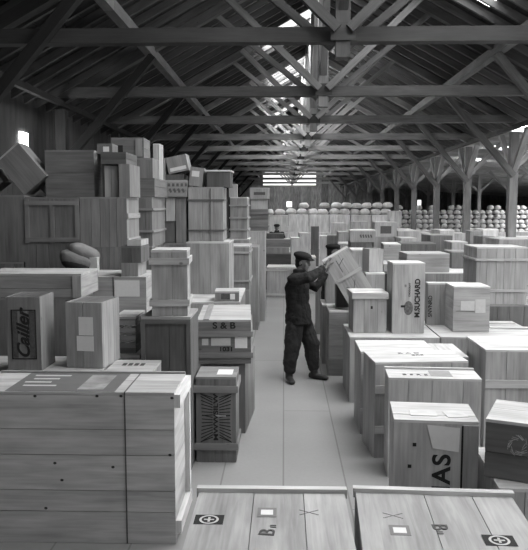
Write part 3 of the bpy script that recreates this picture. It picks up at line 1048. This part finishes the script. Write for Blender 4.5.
crate('R18', 'square crate with two white papers on its front, right of the brand stencilled crate', 454, 490.5, 286.5, 'P6', 8.5, .45, group=GR, tone=.32, nf=2, dirf='h', ntop=1, amp=.03, topt=.5)
r, w, h, y = F('R18')
sheet('paper_label', PAPER_DIM, r, -w * .3, w * .08, h * .47, h * .68, y)
sheet('paper_label', PAPER_DIM, r, w * .1, w * .38, h * .42, h * .72, y, .03)
sheet('pencil_line', INK_GREY, r, -w * .42, w * .08, h * .455, h * .463, y)
crate('R19', 'crate with dark vertical lettering on its left edge, behind the papered crate', 428, 468, 283, 'P1', 9.0, .16, group=GR, tone=.27, nf=3, ntop=1, amp=.12, topt=.4)
r, w, h, y = F('R19')
text_mesh('stencil_lettering', 'SNVNRD', .07, INK, r, (-w * .43, y - .0012, h * .45), FRONT_UP, 0, 1, .001)
crate('R17b', 'low crate toned dark for the shade beneath the big battened crate at the right edge', 484, 560, 305, 'f', 9.45, .95, group=GR, tone=.12, nf=5, dirf='v', topt=.2)  # shade under the crate above painted as a dark tone
crate('R17', 'big vertical boarded crate with thick strips near the right edge, mid distance', 477, 528, 248, 'R17b', 9.5, .7, group=GR, tone=.29, nf=5, ntop=3, amp=.08, bat=(.24, .78), bw=.03, topt=.4, height=.77)
crate('R23', 'light topped box just behind the lidded square box on the right', 366, 385, 273, 'f', 10.0, .5, group=GR, tone=.3, nf=2, topt=.55)
crate('R23b', 'dark filler for the shaded gap between the lidded square box and the tall brand crate', 385.3, 394, 274, 'f', 10.0, .4, group=GR, tone=.05, nf=1, lid=False)  # near-black tone paints the shade of a gap
crate('R8', 'small tilted turned box behind the lifted crate', 369, 384, 249, 'R23', 10.1, .28, rot=14, group=GR, tone=.34, nf=1, lid=False)
crate('R30', 'crate top showing left of the tall brand crate', 384, 400, 264, 'f', 10.7, .7, group=GR, tone=.3, nf=2)

# beside the man
crate('C1', 'upright crate beside the standing man, the lifted crate rests on it', 329, 354, 311, 'f', 9.46, .66, group=GR, tone=.2, nf=4, dirf='h', ntop=2, topt=.52, amp=.06)
r, w, h, y = F('C1')
m = MB(); m.box((w * .22, y - .004, 0.01), (w * .235, y - .0005, h)); m.build('strap', WIRE, r)
crate('C2', 'narrow upright crate behind the one beside the standing man', 322.5, 336, 305, 'f', 10.2, .62, group=GR, tone=.2, nf=2, topt=.46)
crate('C3', 'farther crate showing between the man\'s back and the narrow crate', 315.5, 326, 283, 'f', 12.6, .9, group=GR, tone=.26, nf=1, topt=.5)
crate('C4', 'tall narrow crate right of the man\'s raised arm', 326.5, 336.5, 268, 'C2', 10.35, .4, group=GR, tone=.28, nf=1, lid=False)
crate('C5', 'dark upright box behind the lifted crate', 336.5, 352, 280, 'C1', 9.82, .25, group=GR, tone=.1, nf=1, lid=False)
# the lifted crate
p = at(350, 278.5, 9.46)
hw, hh, hd = .385, .755, .33
hr = make_crate(hw, hh, hd, tone=.34, nf=2, dirf='v', lid=True, ntop=2, amp=.05, topt=.45)
t = R(31)
M = Euler((0, -t, R(0))).to_matrix()
hr.rotation_euler = (0, -t, 0)
low = hh / 2 * math.cos(t) + hw / 2 * math.sin(t)
c = Vector((p.x, 9.46 + hd / 2, max(p.z, S['C1']['top'] + .004 + low)))
hr.location = c - M @ Vector((0, 0, hh / 2))
tag(hr, 'tipped crate with a cross mark, being lifted by the man in the aisle', 'crate', GR)
m = MB(); m.box((-hw / 2 - .01, -hd / 2 - .014, hh * .56 - .02), (hw / 2 + .01, -hd / 2 - .001, hh * .56 + .02), 0, 1); m.build('batten', wood(.36), hr)
m = MB()
y = -hd / 2 - .001
m.bar((-.1, y, .13), (.05, y, .33), .002, .008)
m.bar((-.1, y, .3), (.03, y, .14), .002, .008)
m.build('painted_cross', INK_GREY, hr)
m = MB()
m.bar((-.04, y, .5), (-.04, y, .68), .002, .009); m.bar((-.04, y, .6), (.06, y, .66), .002, .009)
m.build('painted_mark', INK_GREY, hr)

# ================================================================ right, middle distance
crate('R10b', 'wide low crate supporting the long pale crate, behind the brand crate', 403, 477, 272.5, 'f', 11.0, 1.5, group=GR, tone=.2, nf=5, ntop=4, topt=.45)
crate('R10', 'long pale crate lying across, upper right of the tall brand crate', 407, 450, 253.5, 'R10b', 11.05, .6, group=GR, tone=.3, nf=1, ntop=1, dirf='h')
crate('R14', 'dark box with rough top left of the big vertical boarded crate', 452, 472, 251.5, 'R10b', 11.7, .5, group=GR, tone=.12, nf=1, ntop=1, topt=.3)
crate('R9', 'dark long crate behind the long pale crate', 402, 436, 243.5, 'f', 13.6, .8, group=GR, tone=.11, nf=3)
crate('R7', 'pale box peeping over the lifted crate', 352, 367, 250, 'f', 12.4, .8, group=GR, tone=.34, nf=2, topt=.5)
crate('R6', 'square crate with a white lid edge in the middle of the right stacks', 384, 401, 244, 'f', 12.8, .7, group=GR, tone=.28, nf=2, dirf='h', topt=.58)
crate('R4', 'dark crate under the marked box, above the lifted crate', 351, 372, 242, 'f', 14.0, .7, group=GR, tone=.1, nf=3)
crate('R1', 'marked box with a bright top edge, highest above the lifted crate', 350, 375.5, 230, 'R4', 14.0, .55, rot=-3, group=GR, tone=.27, nf=1, ntop=1, topt=.52)
r, w, h, y = F('R1')
for k in range(5):
    sheet('stencil_marking', INK_GREY, r, -.05 + k * .05, -.02 + k * .05, h * .35, h * .62, y, .3)
crate('R3', 'dim crate below the box with a dark oblong label', 374, 395, 236.5, 'f', 16.0, .8, group=GR, tone=.24, nf=3)
crate('R2', 'box with a dark oblong label on its front, right stacks', 375, 397, 222, 'R3', 16.0, .5, group=GR, tone=.32, nf=1, ntop=1, topt=.45)
r, w, h, y = F('R2')
sheet('printed_label', INK_GREY, r, -w * .25, w * .25, h * .2, h * .72, y)
crate('R5', 'pale wide crate right of the dark label box', 398, 421, 230.5, 'f', 17.2, .9, group=GR, tone=.34, nf=2, topt=.5)
crate('R11', 'dark square crate in front of the third post', 430.5, 453, 235, 'f', 15.5, .8, group=GR, tone=.15, nf=3, topt=.3)
crate('R31', 'pale topped crate between two posts, far right stacks', 440, 455, 230, 'f', 19, .9, group=GR, tone=.4, nf=2, topt=.6)
crate('R16b', 'medium crate just right of the stout post', 470.5, 482, 231, 'f', 17.0, .7, group=GR, tone=.27, nf=2)
crate('R16', 'bright crate between the two nearest posts', 483, 499, 229.5, 'f', 17.6, .8, group=GR, tone=.46, nf=2, topt=.6)
crate('R16c', 'small dark crate in front of the bright crate between the posts', 482.5, 495, 236.5, 'f', 15.6, .6, group=GR, tone=.17, nf=1)
crate('R32', 'grey low crate right of the nearest post, behind the big boarded crate', 499, 540, 239, 'f', 14.4, .9, group=GR, tone=.24, nf=4, topt=.4)
crate('R33', 'pale low crate behind the long pale crate, left of the stout post', 452, 468, 242, 'f', 14.6, .7, group=GR, tone=.32, nf=2, topt=.55)
crate('R34', 'pale crate behind the square white lidded one, right stacks', 401, 417, 238, 'f', 15.4, .7, group=GR, tone=.36, nf=2, topt=.5)
crate('R35', 'pale crate left of the marked box, over the second man\'s cap', 338, 350, 243.5, 'f', 15.0, .8, group=GR, tone=.34, nf=2, topt=.5)
crate('R36', 'small dark crate in the stacks left of the marked box', 327, 339, 235.5, 'f', 21, .8, group=GR, tone=.13, nf=1)
crate('R37', 'light crate with dark top line left of the marked box', 339, 350, 232, 'f', 19, .8, group=GR, tone=.32, nf=2)
far_spots = [(412, 430, 232.5, 24), (455, 469, 233, 24.5), (418, 432, 230.5, 29), (398, 411, 229, 28), (390, 402, 211, 36), (440, 452, 231, 31),
             (500, 516, 238, 21.5), (518, 540, 237, 22), (499, 512, 233, 27), (516, 534, 232, 28), (470, 484, 229, 28.5), (486, 498, 229, 29.5), (352, 368, 221.5, 27), (334, 346, 223, 28)]
far_lab = ['pale far crate directly left of the third post', 'far crate between the third post and the stout post', 'far crate behind the third post, low in front of the sacks', 'far crate above the pale wide crate',
           'pale far crate at the left end of the sack wall', 'distant crate in front of the sack wall between two middle posts', 'far crate right of the nearest post', 'far crate at the right edge, behind the grey low crate',
           'distant crate right of the nearest post, in front of the sacks', 'distant crate at the right edge against the sack wall', 'distant crate right of the stout post against the sacks', 'distant crate left of the nearest post against the sacks',
           'pale far crate above the marked box', 'pale far crate left above the marked box']
for i, (xa, xb, yt, d) in enumerate(far_spots):
    crate('FR%d' % i, far_lab[i], xa, xb, yt, 'f', d, .9, group=GB, tone=(.44, .36, .33, .46, .4)[i % 5], nf=2, topt=.5)

# ================================================================ end of the aisle
crate('E1', 'pale crate with a bright lid standing in the aisle behind the man', 266.5, 304, 267, 'f', 17.8, .75, group=GB, tone=.36, nf=3, dirf='v', bat=(.08, .9), bw=.05, topt=.6)
crate('E2', 'dark crate at the bottom of the stack under the distant man', 262, 291, 254, 'f', 19.4, .8, group=GB, tone=.09, nf=3, dirf='h')
crate('E3', 'shallow crate in the middle of the dark stack at the aisle end', 267, 289, 247, 'E2', 19.5, .6, group=GB, tone=.26, nf=1)
crate('E4', 'wide shallow crate on top of the dark stack at the aisle end', 265.5, 290.5, 239, 'E3', 19.5, .6, group=GB, tone=.19, nf=2, dirf='h', topt=.4)
crate('E4b', 'narrow dark box topmost on the stack at the aisle end', 267, 284, 233.5, 'E4', 19.6, .4, group=GB, tone=.08, nf=1)
crate('E5', 'dark narrow upright case standing near the aisle end', 311, 319, 226.5, 'f', 27, .5, group=GB, tone=.1, nf=2)
crate('E6', 'light crate beside the dark stack at the aisle end', 291.5, 300, 238, 'f', 24, .8, group=GB, tone=.42, nf=1)
crate('E7', 'light crate left of the dark upright case', 300, 310, 233, 'f', 27, .8, group=GB, tone=.4, nf=1)
crate('E8', 'bright low crate behind the man\'s head', 306, 316, 257, 'f', 18.5, .8, group=GB, tone=.38, nf=1, topt=.6)
crate('E9', 'crate right of the dark upright case in the far stacks', 320, 333, 236, 'f', 24, .8, group=GB, tone=.35, nf=2)
k = 0
wpos = ['leftmost', 'second', 'third', 'fourth', 'fifth', 'rightmost']
for c_, xa in enumerate((268, 288.5, 309.5, 330, 351, 372)):
    for row in range(2):
        key = 'PW%d_%d' % (c_, row)
        d = 38 + rnd.uniform(0, .1)
        crate(key, 'pale crate in the %s row of the far wall of crates, %s in it' % ('upper' if row else 'lower', wpos[c_]), xa, xa + 20, (232, 215)[row] + rnd.uniform(-.3, .6), 'f' if row == 0 else 'PW%d_0' % c_, d, 1.0,
              group='pale crates walled up at the far end', tone=rnd.choice((.5, .55, .46)), nf=rnd.choice((1, 2)), topt=.6)

# ================================================================ sacks
def make_sack(seed, w=.62, d=.42, h=.27):
    rn = random.Random(seed)
    import bmesh
    bm = bmesh.new()
    bmesh.ops.create_uvsphere(bm, u_segments=14, v_segments=9, radius=1)
    ph = [rn.uniform(0, 6) for _ in range(6)]
    for v in bm.verts:
        x, y, z = v.co
        e = .62
        f = lambda a: math.copysign(abs(a) ** e, a)
        X, Y, Z = f(x) * w / 2, f(y) * d / 2, z * h / 2
        b = 1 + .07 * math.sin(5 * x + ph[0]) * math.cos(4 * y + ph[1]) + .05 * math.sin(7 * z + ph[2] + 3 * x)
        if Z < 0:
            Z *= .8
        sag = -.03 * (abs(x) ** 2)
        v.co = (X * b, Y * b, (Z + sag) * b)
    zmin = min(v.co.z for v in bm.verts)
    for v in bm.verts:
        v.co.z -= zmin
    # gathered ear at one end
    me = bpy.data.meshes.new('grain_sack')
    bm.to_mesh(me)
    bm.free()
    for p in me.polygons:
        p.use_smooth = True
    me.materials.append(SACK)
    return me


SACKM = [make_sack(s) for s in range(5)]


def sack(x, y, z, rz, label, group, sc=(1, 1, 1)):
    o = bpy.data.objects.new('grain_sack', rnd.choice(SACKM))
    COL.objects.link(o)
    o.location = (x, y, z)
    o.rotation_euler = (rnd.uniform(-.05, .05), rnd.uniform(-.05, .05), rz)
    o.scale = sc
    tag(o, label, 'sack', group)
    return o


XS0, XS1 = at(396, 208, 46).x, at(532, 208, 46).x
n = 21
for c_ in range(n):
    x = XS0 + (XS1 - XS0) * (c_ + .5) / n
    rows = 7 + (1 if rnd.random() < .5 else 0)
    yy = 46 + rnd.uniform(-.15, .15)
    for k in range(rows):
        sack(x + (.04 if k % 2 else -.04) + rnd.uniform(-.02, .02), yy + rnd.uniform(-.04, .04), 0.001 + k * .295, rnd.uniform(-.08, .08),
             'full pale grain sack in the high wall of sacks at the far right', 'grain sacks walled up at the far right', (.63, 1, 1.15))
tops = [214] * 30
xp = 268.0
i = 0
while xp < 392:
    d = 38.45 + rnd.uniform(-.1, .1)
    p = at(xp, 214, d)
    c_ = min(5, max(0, int((xp - 268) / 20.7)))
    zt = S['PW%d_1' % c_]['top']
    ww = 1.0 + rnd.uniform(-.1, .15)
    sack(p.x, d, zt + .004, rnd.uniform(-.3, .3), 'pale full sack lying on the far wall of crates', 'pale sacks lying on the far wall of crates', (ww * .93, 1, 1.3))
    if (xp > 285 and i % 3 == 0) or (xp > 315 and i % 2) or xp > 350:
        sack(p.x + .1, d + .02, zt + .36, rnd.uniform(-.3, .3), 'pale sack lying on other sacks on the far wall of crates', 'pale sacks lying on the far wall of crates', (.9, 1, 1.2))
    xp += 10.6 * ww
    i += 1

# ================================================================ round bundle on the left
import bmesh
bm = bmesh.new()
bundle = empty('canvas_bundle', (at(82, 277, 7.6).x, 7.58, S['M3']['top'] + .02))
tag(bundle, 'round bulging stitched bundle with a dark underside, lying on the wide labelled crate', 'bundle', None)


def blob(name, mat, parent, loc, size, rot=(0, 0, 0), sq=.8, dent=0.0, seg=28):
    bm = bmesh.new()
    bmesh.ops.create_uvsphere(bm, u_segments=seg, v_segments=seg // 2, radius=1)
    for v in bm.verts:
        f = lambda a: math.copysign(abs(a) ** sq, a)
        x, y, z = v.co
        wob = 1 + dent * math.sin(6 * x + 1) * math.cos(5 * y + 2 * z)
        v.co = (f(x) * size[0] * wob, f(y) * size[1] * wob, f(z) * size[2] * wob)
    me = bpy.data.meshes.new(name)
    bm.to_mesh(me)
    bm.free()
    for p in me.polygons:
        p.use_smooth = True
    me.materials.append(mat)
    o = bpy.data.objects.new(name, me)
    COL.objects.link(o)
    o.parent = parent
    o.location = loc
    o.rotation_euler = rot
    return o


blob('lower_roll', CANVAS, bundle, (-.03, 0, .125), (.2, .15, .105), (0, R(17), 0), .85, .03)
blob('upper_roll', CANVAS, bundle, (.03, .02, .205), (.175, .135, .085), (0, R(22), 0), .85, .03)
blob('dark_underside', CANVAS_DK, bundle, (-.03, -.03, .078), (.175, .13, .072), (0, R(14), 0), .9)
bm = MB()
bm.box((.12, -.1, 0), (.2, 0, .16), 2, 1)
bm.build('stitched_flap', PAPER_DIM, bundle)

# loose paper on a lid at the right, and boards on the low crate by the large right crate
for (lx, ly, lz, w_, d_, rz, lab) in ((at(500, 326, 8.9).x, 9.12, S['P6']['top'], .5, .09, 3, 'loose board lying on the low crate right of the papered crate, rear one'),
                                      (at(516, 330, 8.7).x, 8.75, S['P6']['top'], .6, .1, -4, 'loose board lying on the low crate right of the papered crate, front one')):
    m = MB()
    m.box((-w_ / 2, -d_ / 2, 0), (w_ / 2, d_ / 2, .02), 0, 1)
    o = m.build('loose_board', wood(.42), None, (lx, ly, lz + .001))
    o.rotation_euler = (0, 0, R(rz))
    tag(o, lab, 'board')
# ================================================================ people
def ring_tube(bm, pts, n=12, ref=Vector((0, 1, 0)), cap=True):
    """pts: list of (position, radius across ref, radius along the other axis)"""
    rings = []
    P = [Vector(p[0]) for p in pts]
    for i, p in enumerate(pts):
        if i == 0:
            t = P[1] - P[0]
        elif i == len(P) - 1:
            t = P[-1] - P[-2]
        else:
            t = (P[i + 1] - P[i]).normalized() + (P[i] - P[i - 1]).normalized()
        t.normalize()
        b = (ref - t * ref.dot(t))
        if b.length < 1e-3:
            b = Vector((1, 0, 0)) - t * t.x
        b.normalize()
        a = b.cross(t)
        rings.append([bm.verts.new(P[i] + b * p[2] * math.sin(k / n * 6.28319) + a * p[1] * math.cos(k / n * 6.28319)) for k in range(n)])
    for r0, r1 in zip(rings, rings[1:]):
        for k in range(n):
            bm.faces.new((r0[k], r0[(k + 1) % n], r1[(k + 1) % n], r1[k]))
    if cap:
        bm.faces.new(rings[0][::-1])
        bm.faces.new(rings[-1])


def ball(bm, c, r, seg=14, M=None):
    mm = Matrix.Translation(Vector(c)) @ (M if M is not None else Matrix.Identity(4)) @ Matrix.Diagonal(Vector(r).to_4d() if len(r) == 4 else (r[0], r[1], r[2], 1))
    bmesh.ops.create_uvsphere(bm, u_segments=seg, v_segments=seg // 2 + 2, radius=1, matrix=mm)


def solid(name, bm, mat, parent, voxel=.012, smooth=4, wrinkle=0.0):
    bmesh.ops.recalc_face_normals(bm, faces=bm.faces)
    me = bpy.data.meshes.new(name)
    bm.to_mesh(me)
    bm.free()
    t = bpy.data.objects.new('tmp', me)
    COL.objects.link(t)
    r = t.modifiers.new('r', 'REMESH')
    r.mode = 'VOXEL'
    r.voxel_size = voxel
    s = t.modifiers.new('s', 'SMOOTH')
    s.iterations = smooth
    s.factor = .5
    if wrinkle:
        tx = bpy.data.textures.new('folds', 'CLOUDS')
        tx.noise_scale = .09
        dm = t.modifiers.new('d', 'DISPLACE')
        dm.texture = tx
        dm.strength = wrinkle
        dm.mid_level = .5
        dm.texture_coords = 'LOCAL'
    dg = bpy.context.evaluated_depsgraph_get()
    out = bpy.data.meshes.new_from_object(t.evaluated_get(dg))
    bpy.data.objects.remove(t)
    out.name = name
    for p in out.polygons:
        p.use_smooth = True
    out.materials.clear()
    out.materials.append(mat)
    o = bpy.data.objects.new(name, out)
    COL.objects.link(o)
    o.parent = parent
    return o


def hand(bm, wrist, fwd, palm_n, side, curl=.6, s=1.0):
    """five fingers; fwd = pointing direction, palm_n = direction the palm faces, side = towards the thumb"""
    fwd, palm_n, side = Vector(fwd).normalized(), Vector(palm_n).normalized(), Vector(side).normalized()
    w = Vector(wrist)
    ring_tube(bm, [(w, .026 * s, .02 * s), (w + fwd * .04 * s, .036 * s, .017 * s), (w + fwd * .095 * s, .040 * s, .014 * s)], 10, palm_n)
    base = w + fwd * .088 * s
    for k, L in enumerate((.072, .08, .075, .058)):
        p = base + side * (.028 - .0187 * k) * s
        a = curl * .35
        q = p + (fwd * math.cos(a) + palm_n * math.sin(a)) * L * .45 * s
        a = curl * 1.1
        r_ = q + (fwd * math.cos(a) + palm_n * math.sin(a)) * L * .32 * s
        a = curl * 1.7
        e = r_ + (fwd * math.cos(a) + palm_n * math.sin(a)) * L * .25 * s
        ring_tube(bm, [(p - fwd * .015, .0095 * s, .0095 * s), (q, .009 * s, .009 * s), (r_, .0085 * s, .0085 * s), (e, .0075 * s, .0075 * s)], 8, palm_n)
    p = w + fwd * .03 * s + side * .026 * s
    q = p + (fwd * .6 + side * .75).normalized() * .04 * s
    e = q + (fwd * .8 + side * .25 + palm_n * .5).normalized() * .035 * s
    ring_tube(bm, [(p, .013 * s, .012 * s), (q, .011 * s, .011 * s), (e, .009 * s, .009 * s)], 8, palm_n)


def head(bm, c, M, s=1.0):
    """M: 3x3, local +x = where the face looks, z = up"""
    M4 = M.to_4x4()
    def P(x, y, z):
        return Vector(c) + M @ Vector((x, y, z)) * s
    ball(bm, P(-.012, 0, .03), (.094 * s, .076 * s, .09 * s), 20, M4)      # skull
    ball(bm, P(.022, 0, -.035), (.062 * s, .057 * s, .078 * s), 16, M4)     # face and jaw
    ball(bm, P(.058, 0, -.092), (.024 * s, .028 * s, .02 * s), 10, M4)      # chin
    ball(bm, P(.074, 0, .028), (.02 * s, .05 * s, .013 * s), 12, M4)        # brow
    ring_tube(bm, [(P(.082, 0, .02), .008 * s, .008 * s), (P(.1, 0, -.012), .011 * s, .012 * s), (P(.1, 0, -.024), .012 * s, .015 * s), (P(.08, 0, -.03), .008 * s, .012 * s)], 8, M @ Vector((0, 1, 0)))
    ball(bm, P(.08, 0, -.052), (.011 * s, .025 * s, .006 * s), 10, M4)      # lips
    ball(bm, P(.079, 0, -.064), (.011 * s, .021 * s, .006 * s), 10, M4)
    for y in (-1, 1):
        ball(bm, P(.05, y * .04, -.02), (.026 * s, .02 * s, .026 * s), 10, M4)   # cheek
        ball(bm, P(-.008, y * .078, -.008), (.018 * s, .008 * s, .03 * s), 10, M4)  # ear


def person(name, label, loc, rz, P, hires=True):
    root = empty(name, loc, (0, 0, R(rz)))
    tag(root, label, 'person', 'warehouse workers')
    vx = 1 if hires else 1.7
    Mh = Euler((0, R(P.get('nod', 8)), R(P.get('turn', 0)))).to_matrix()
    hc = Vector(P['head'])
    # --- body: skin
    bm = bmesh.new()
    head(bm, hc, Mh)
    nk = Vector(P['neck'])
    ring_tube(bm, [(nk - Vector((0, 0, .06)), .07, .075), (nk, .057, .06), (hc + Mh @ Vector((-.015, 0, -.06)), .055, .056), (hc + Mh @ Vector((-.01, 0, 0)), .05, .05)], 14)
    tor = [Vector(v) for v in P['torso']]       # hips, waist, chest, shoulders
    ring_tube(bm, [(tor[0] - Vector((0, 0, .06)), .10, .14), (tor[0], .11, .155), (tor[1], .095, .135), (tor[2], .115, .16), (tor[3], .08, .15), (nk - Vector((0, 0, .02)), .055, .06)], 18)
    for side in ('n', 'f'):
        sh, el, wr = (Vector(v) for v in P['arm_' + side])
        ring_tube(bm, [(sh, .05, .05), (sh.lerp(el, .5), .045, .045), (el, .036, .036), (el.lerp(wr, .3), .038, .036), (wr, .026, .022)], 10)
        hip, kn, an = (Vector(v) for v in P['leg_' + side])
        ring_tube(bm, [(hip, .085, .085), (hip.lerp(kn, .5), .07, .07), (kn, .05, .05), (kn.lerp(an, .35), .052, .05), (an, .035, .035)], 12)
        hand(bm, wr, *P['hand_' + side])
        ft = Vector(P['foot_' + side])
        ring_tube(bm, [(an + Vector((0, 0, -.01)), .035, .035), (an + Vector((0, 0, -.045)) + ft * .03, .035, .035)], 10)
    body = solid('body', bm, SKIN, root, .0065 * vx, 2)
    # eyes, hair
    for y in (-1, 1):
        m = bmesh.new()
        ball(m, hc + Mh @ Vector((.077, y * .03, .008)), (.008, .011, .006), 8, Mh.to_4x4())
        me = bpy.data.meshes.new('eye'); m.to_mesh(me); m.free(); me.materials.append(EYE)
        o = bpy.data.objects.new('eye', me); COL.objects.link(o); o.parent = root
    m = bmesh.new()
    ball(m, hc + Mh @ Vector((-.03, 0, .02)), (.087, .083, .085), 18, Mh.to_4x4())
    ball(m, hc + Mh @ Vector((-.06, 0, -.03)), (.052, .066, .06), 14, Mh.to_4x4())
    solid('hair', m, HAIR, root, .009 * vx, 2)
    # --- trousers
    m = bmesh.new()
    ring_tube(m, [(tor[0] + Vector((0, 0, .12)), .125, .16), (tor[0], .14, .18), (tor[0] - Vector((0, 0, .11)), .13, .17)], 18)
    for side in ('n', 'f'):
        hip, kn, an = (Vector(v) for v in P['leg_' + side])
        k1, k2 = hip.lerp(kn, .5), kn.lerp(an, .55)
        low = an + Vector((0, 0, .015))
        ring_tube(m, [(hip, .115, .105), (k1, .118, .108), (kn + Vector((.01, 0, 0)), .108, .098), (k2, .092, .084), (kn.lerp(an, .85), .076, .07), (low, .062, .06)], 14)
    solid('trousers', m, TROUSER, root, .012 * vx, 2, .034)
    # --- jacket
    m = bmesh.new()
    hem = tor[0] + Vector((0, 0, -.1))
    ring_tube(m, [(hem + Vector((.015, 0, 0)), .178, .205), (tor[0] + Vector((.01, 0, .06)), .165, .195), (tor[1], .152, .18), (tor[2], .158, .2), (tor[3], .11, .2), (nk + Vector((0, 0, -.01)), .07, .085), (nk + Vector((.0, 0, .035)), .066, .07)], 22)
    for side in ('n', 'f'):
        sh, el, wr = (Vector(v) for v in P['arm_' + side])
        w2 = el.lerp(wr, .95)
        ring_tube(m, [(sh, .082, .082), (sh.lerp(el, .5), .078, .078), (el, .074, .074), (el.lerp(wr, .5), .058, .058), (w2, .046, .046)], 14)
        ball(m, sh, (.085, .085, .08), 12)
    jk = solid('jacket', m, JACKET, root, .011 * vx, 2, .034)
    # collar
    m = bmesh.new()
    ring_tube(m, [(nk + Vector((-.005, 0, -.005)), .082, .088), (nk + Vector((-.008, 0, .045)), .078, .08)], 18)
    solid('collar', m, JACKET, root, .009 * vx, 2)
    # --- cap
    m = bmesh.new()
    Mc = Mh @ Euler((0, R(P.get('cap', 0)), 0)).to_matrix()
    ball(m, hc + Mh @ Vector((-.02, 0, .088)), (.128, .112, .052), 20, Mc.to_4x4())
    ball(m, hc + Mh @ Vector((-.025, 0, .06)), (.1, .088, .05), 18, Mc.to_4x4())
    ball(m, hc + Mh @ Vector((.095, 0, .055)), (.06, .07, .012), 16, (Mh @ Euler((0, R(10), 0)).to_matrix()).to_4x4())
    solid('flat_cap', m, CAPM, root, .007 * vx, 2)
    # --- shoes
    for side in ('n', 'f'):
        hip, kn, an = (Vector(v) for v in P['leg_' + side])
        ft = Vector(P['foot_' + side]).normalized()
        m = bmesh.new()
        g = Vector((an.x, an.y, 0))
        ring_tube(m, [(g - ft * .07 + Vector((0, 0, .045)), .038, .035), (g + Vector((0, 0, .05)), .044, .048), (g + ft * .09 + Vector((0, 0, .04)), .045, .038), (g + ft * .165 + Vector((0, 0, .032)), .046, .031), (g + ft * .2 + Vector((0, 0, .026)), .03, .022)], 14, Vector((0, 0, 1)))
        ring_tube(m, [(an + Vector((0, 0, .035)), .052, .052), (g + Vector((0, 0, .05)), .05, .05)], 14)
        so = solid('shoe', m, SHOE, root, .008 * vx, 2)
        zmin = min(v.co.z for v in so.data.vertices)
        so.location.z = -zmin + .001
    return root


PA = dict(
    head=(.065, -.0, 1.565), neck=(.012, 0, 1.435), nod=6, turn=-16, cap=6,
    torso=[(-.01, 0, .86), (-.015, 0, 1.02), (-.02, 0, 1.24), (-.01, 0, 1.37)],
    arm_n=[(-.03, -.185, 1.355), (.17, -.21, 1.385), (.35, -.0, 1.51)],
    arm_f=[(.0, .17, 1.34), (.2, .2, 1.22), (.335, .26, 1.42)],
    hand_n=((.25, .55, .75), (.85, .3, -.35), (.1, -.75, .5), .55),
    hand_f=((.35, .15, .9), (.9, .1, -.3), (.1, -.9, .2), .6),
    leg_n=[(-.02, -.09, .8), (-.065, -.12, .46), (-.095, -.13, .1)], foot_n=(.42, -.9, 0),
    leg_f=[(.03, .1, .8), (.15, .11, .47), (.2, .1, .1)], foot_f=(.96, -.25, 0))
rx = at(298, 380, 9.24).x
person('person', 'man in dark cap, jacket and baggy trousers standing in the aisle, raising a crate', (rx + .0, 9.24, 0), -12, PA)

PB = dict(
    head=(.03, 0, 1.545), neck=(-.01, 0, 1.42), nod=4, turn=0, cap=-4,
    torso=[(-.01, 0, .86), (-.015, 0, 1.02), (-.02, 0, 1.24), (-.01, 0, 1.36)],
    arm_n=[(-.02, -.185, 1.34), (.1, -.22, 1.12), (.28, -.17, 1.24)],
    arm_f=[(-.02, .185, 1.34), (.1, .22, 1.12), (.28, .17, 1.24)],
    hand_n=((.6, .1, .75), (.8, 0, -.5), (0, .9, .3), .5),
    hand_f=((.6, -.1, .75), (.8, 0, -.5), (0, -.9, .3), .5),
    leg_n=[(0, -.1, .8), (.02, -.11, .46), (-.02, -.11, .1)], foot_n=(1, -.1, 0),
    leg_f=[(0, .1, .8), (.02, .11, .46), (-.02, .11, .1)], foot_f=(1, .1, 0))
rx = at(332, 246, 11.75).x
person('person', 'second man, only his dark cap and face showing behind the lifted crate', (rx, 11.75, 0), -15, PB)
PC = dict(PB)
PC.update(arm_n=[(-.02, -.185, 1.34), (.0, -.25, 1.07), (.08, -.22, .83)], arm_f=[(-.02, .185, 1.34), (.0, .25, 1.07), (.08, .22, .83)],
          hand_n=((.15, 0, -1), (0, .8, 0), (1, 0, 0), .4), hand_f=((.15, 0, -1), (0, -.8, 0), (1, 0, 0), .4))
rx = at(277, 225, 25).x
person('person', 'distant dark clothed person standing behind the dark stack at the aisle end', (rx, 24.6, 0), -90, PC, hires=False)

# ================================================================ light and colour
w = bpy.data.worlds.new('overcast_sky')
scene.world = w
w.use_nodes = True
w.node_tree.nodes['Background'].inputs[0].default_value = (1, 1, 1, 1)
w.node_tree.nodes['Background'].inputs[1].default_value = WORLD
scene.view_settings.view_transform = 'Standard'
scene.view_settings.look = 'None'
scene.view_settings.gamma = 1
scene.view_settings.use_curve_mapping = False
scene.view_settings.exposure = EXPOSURE
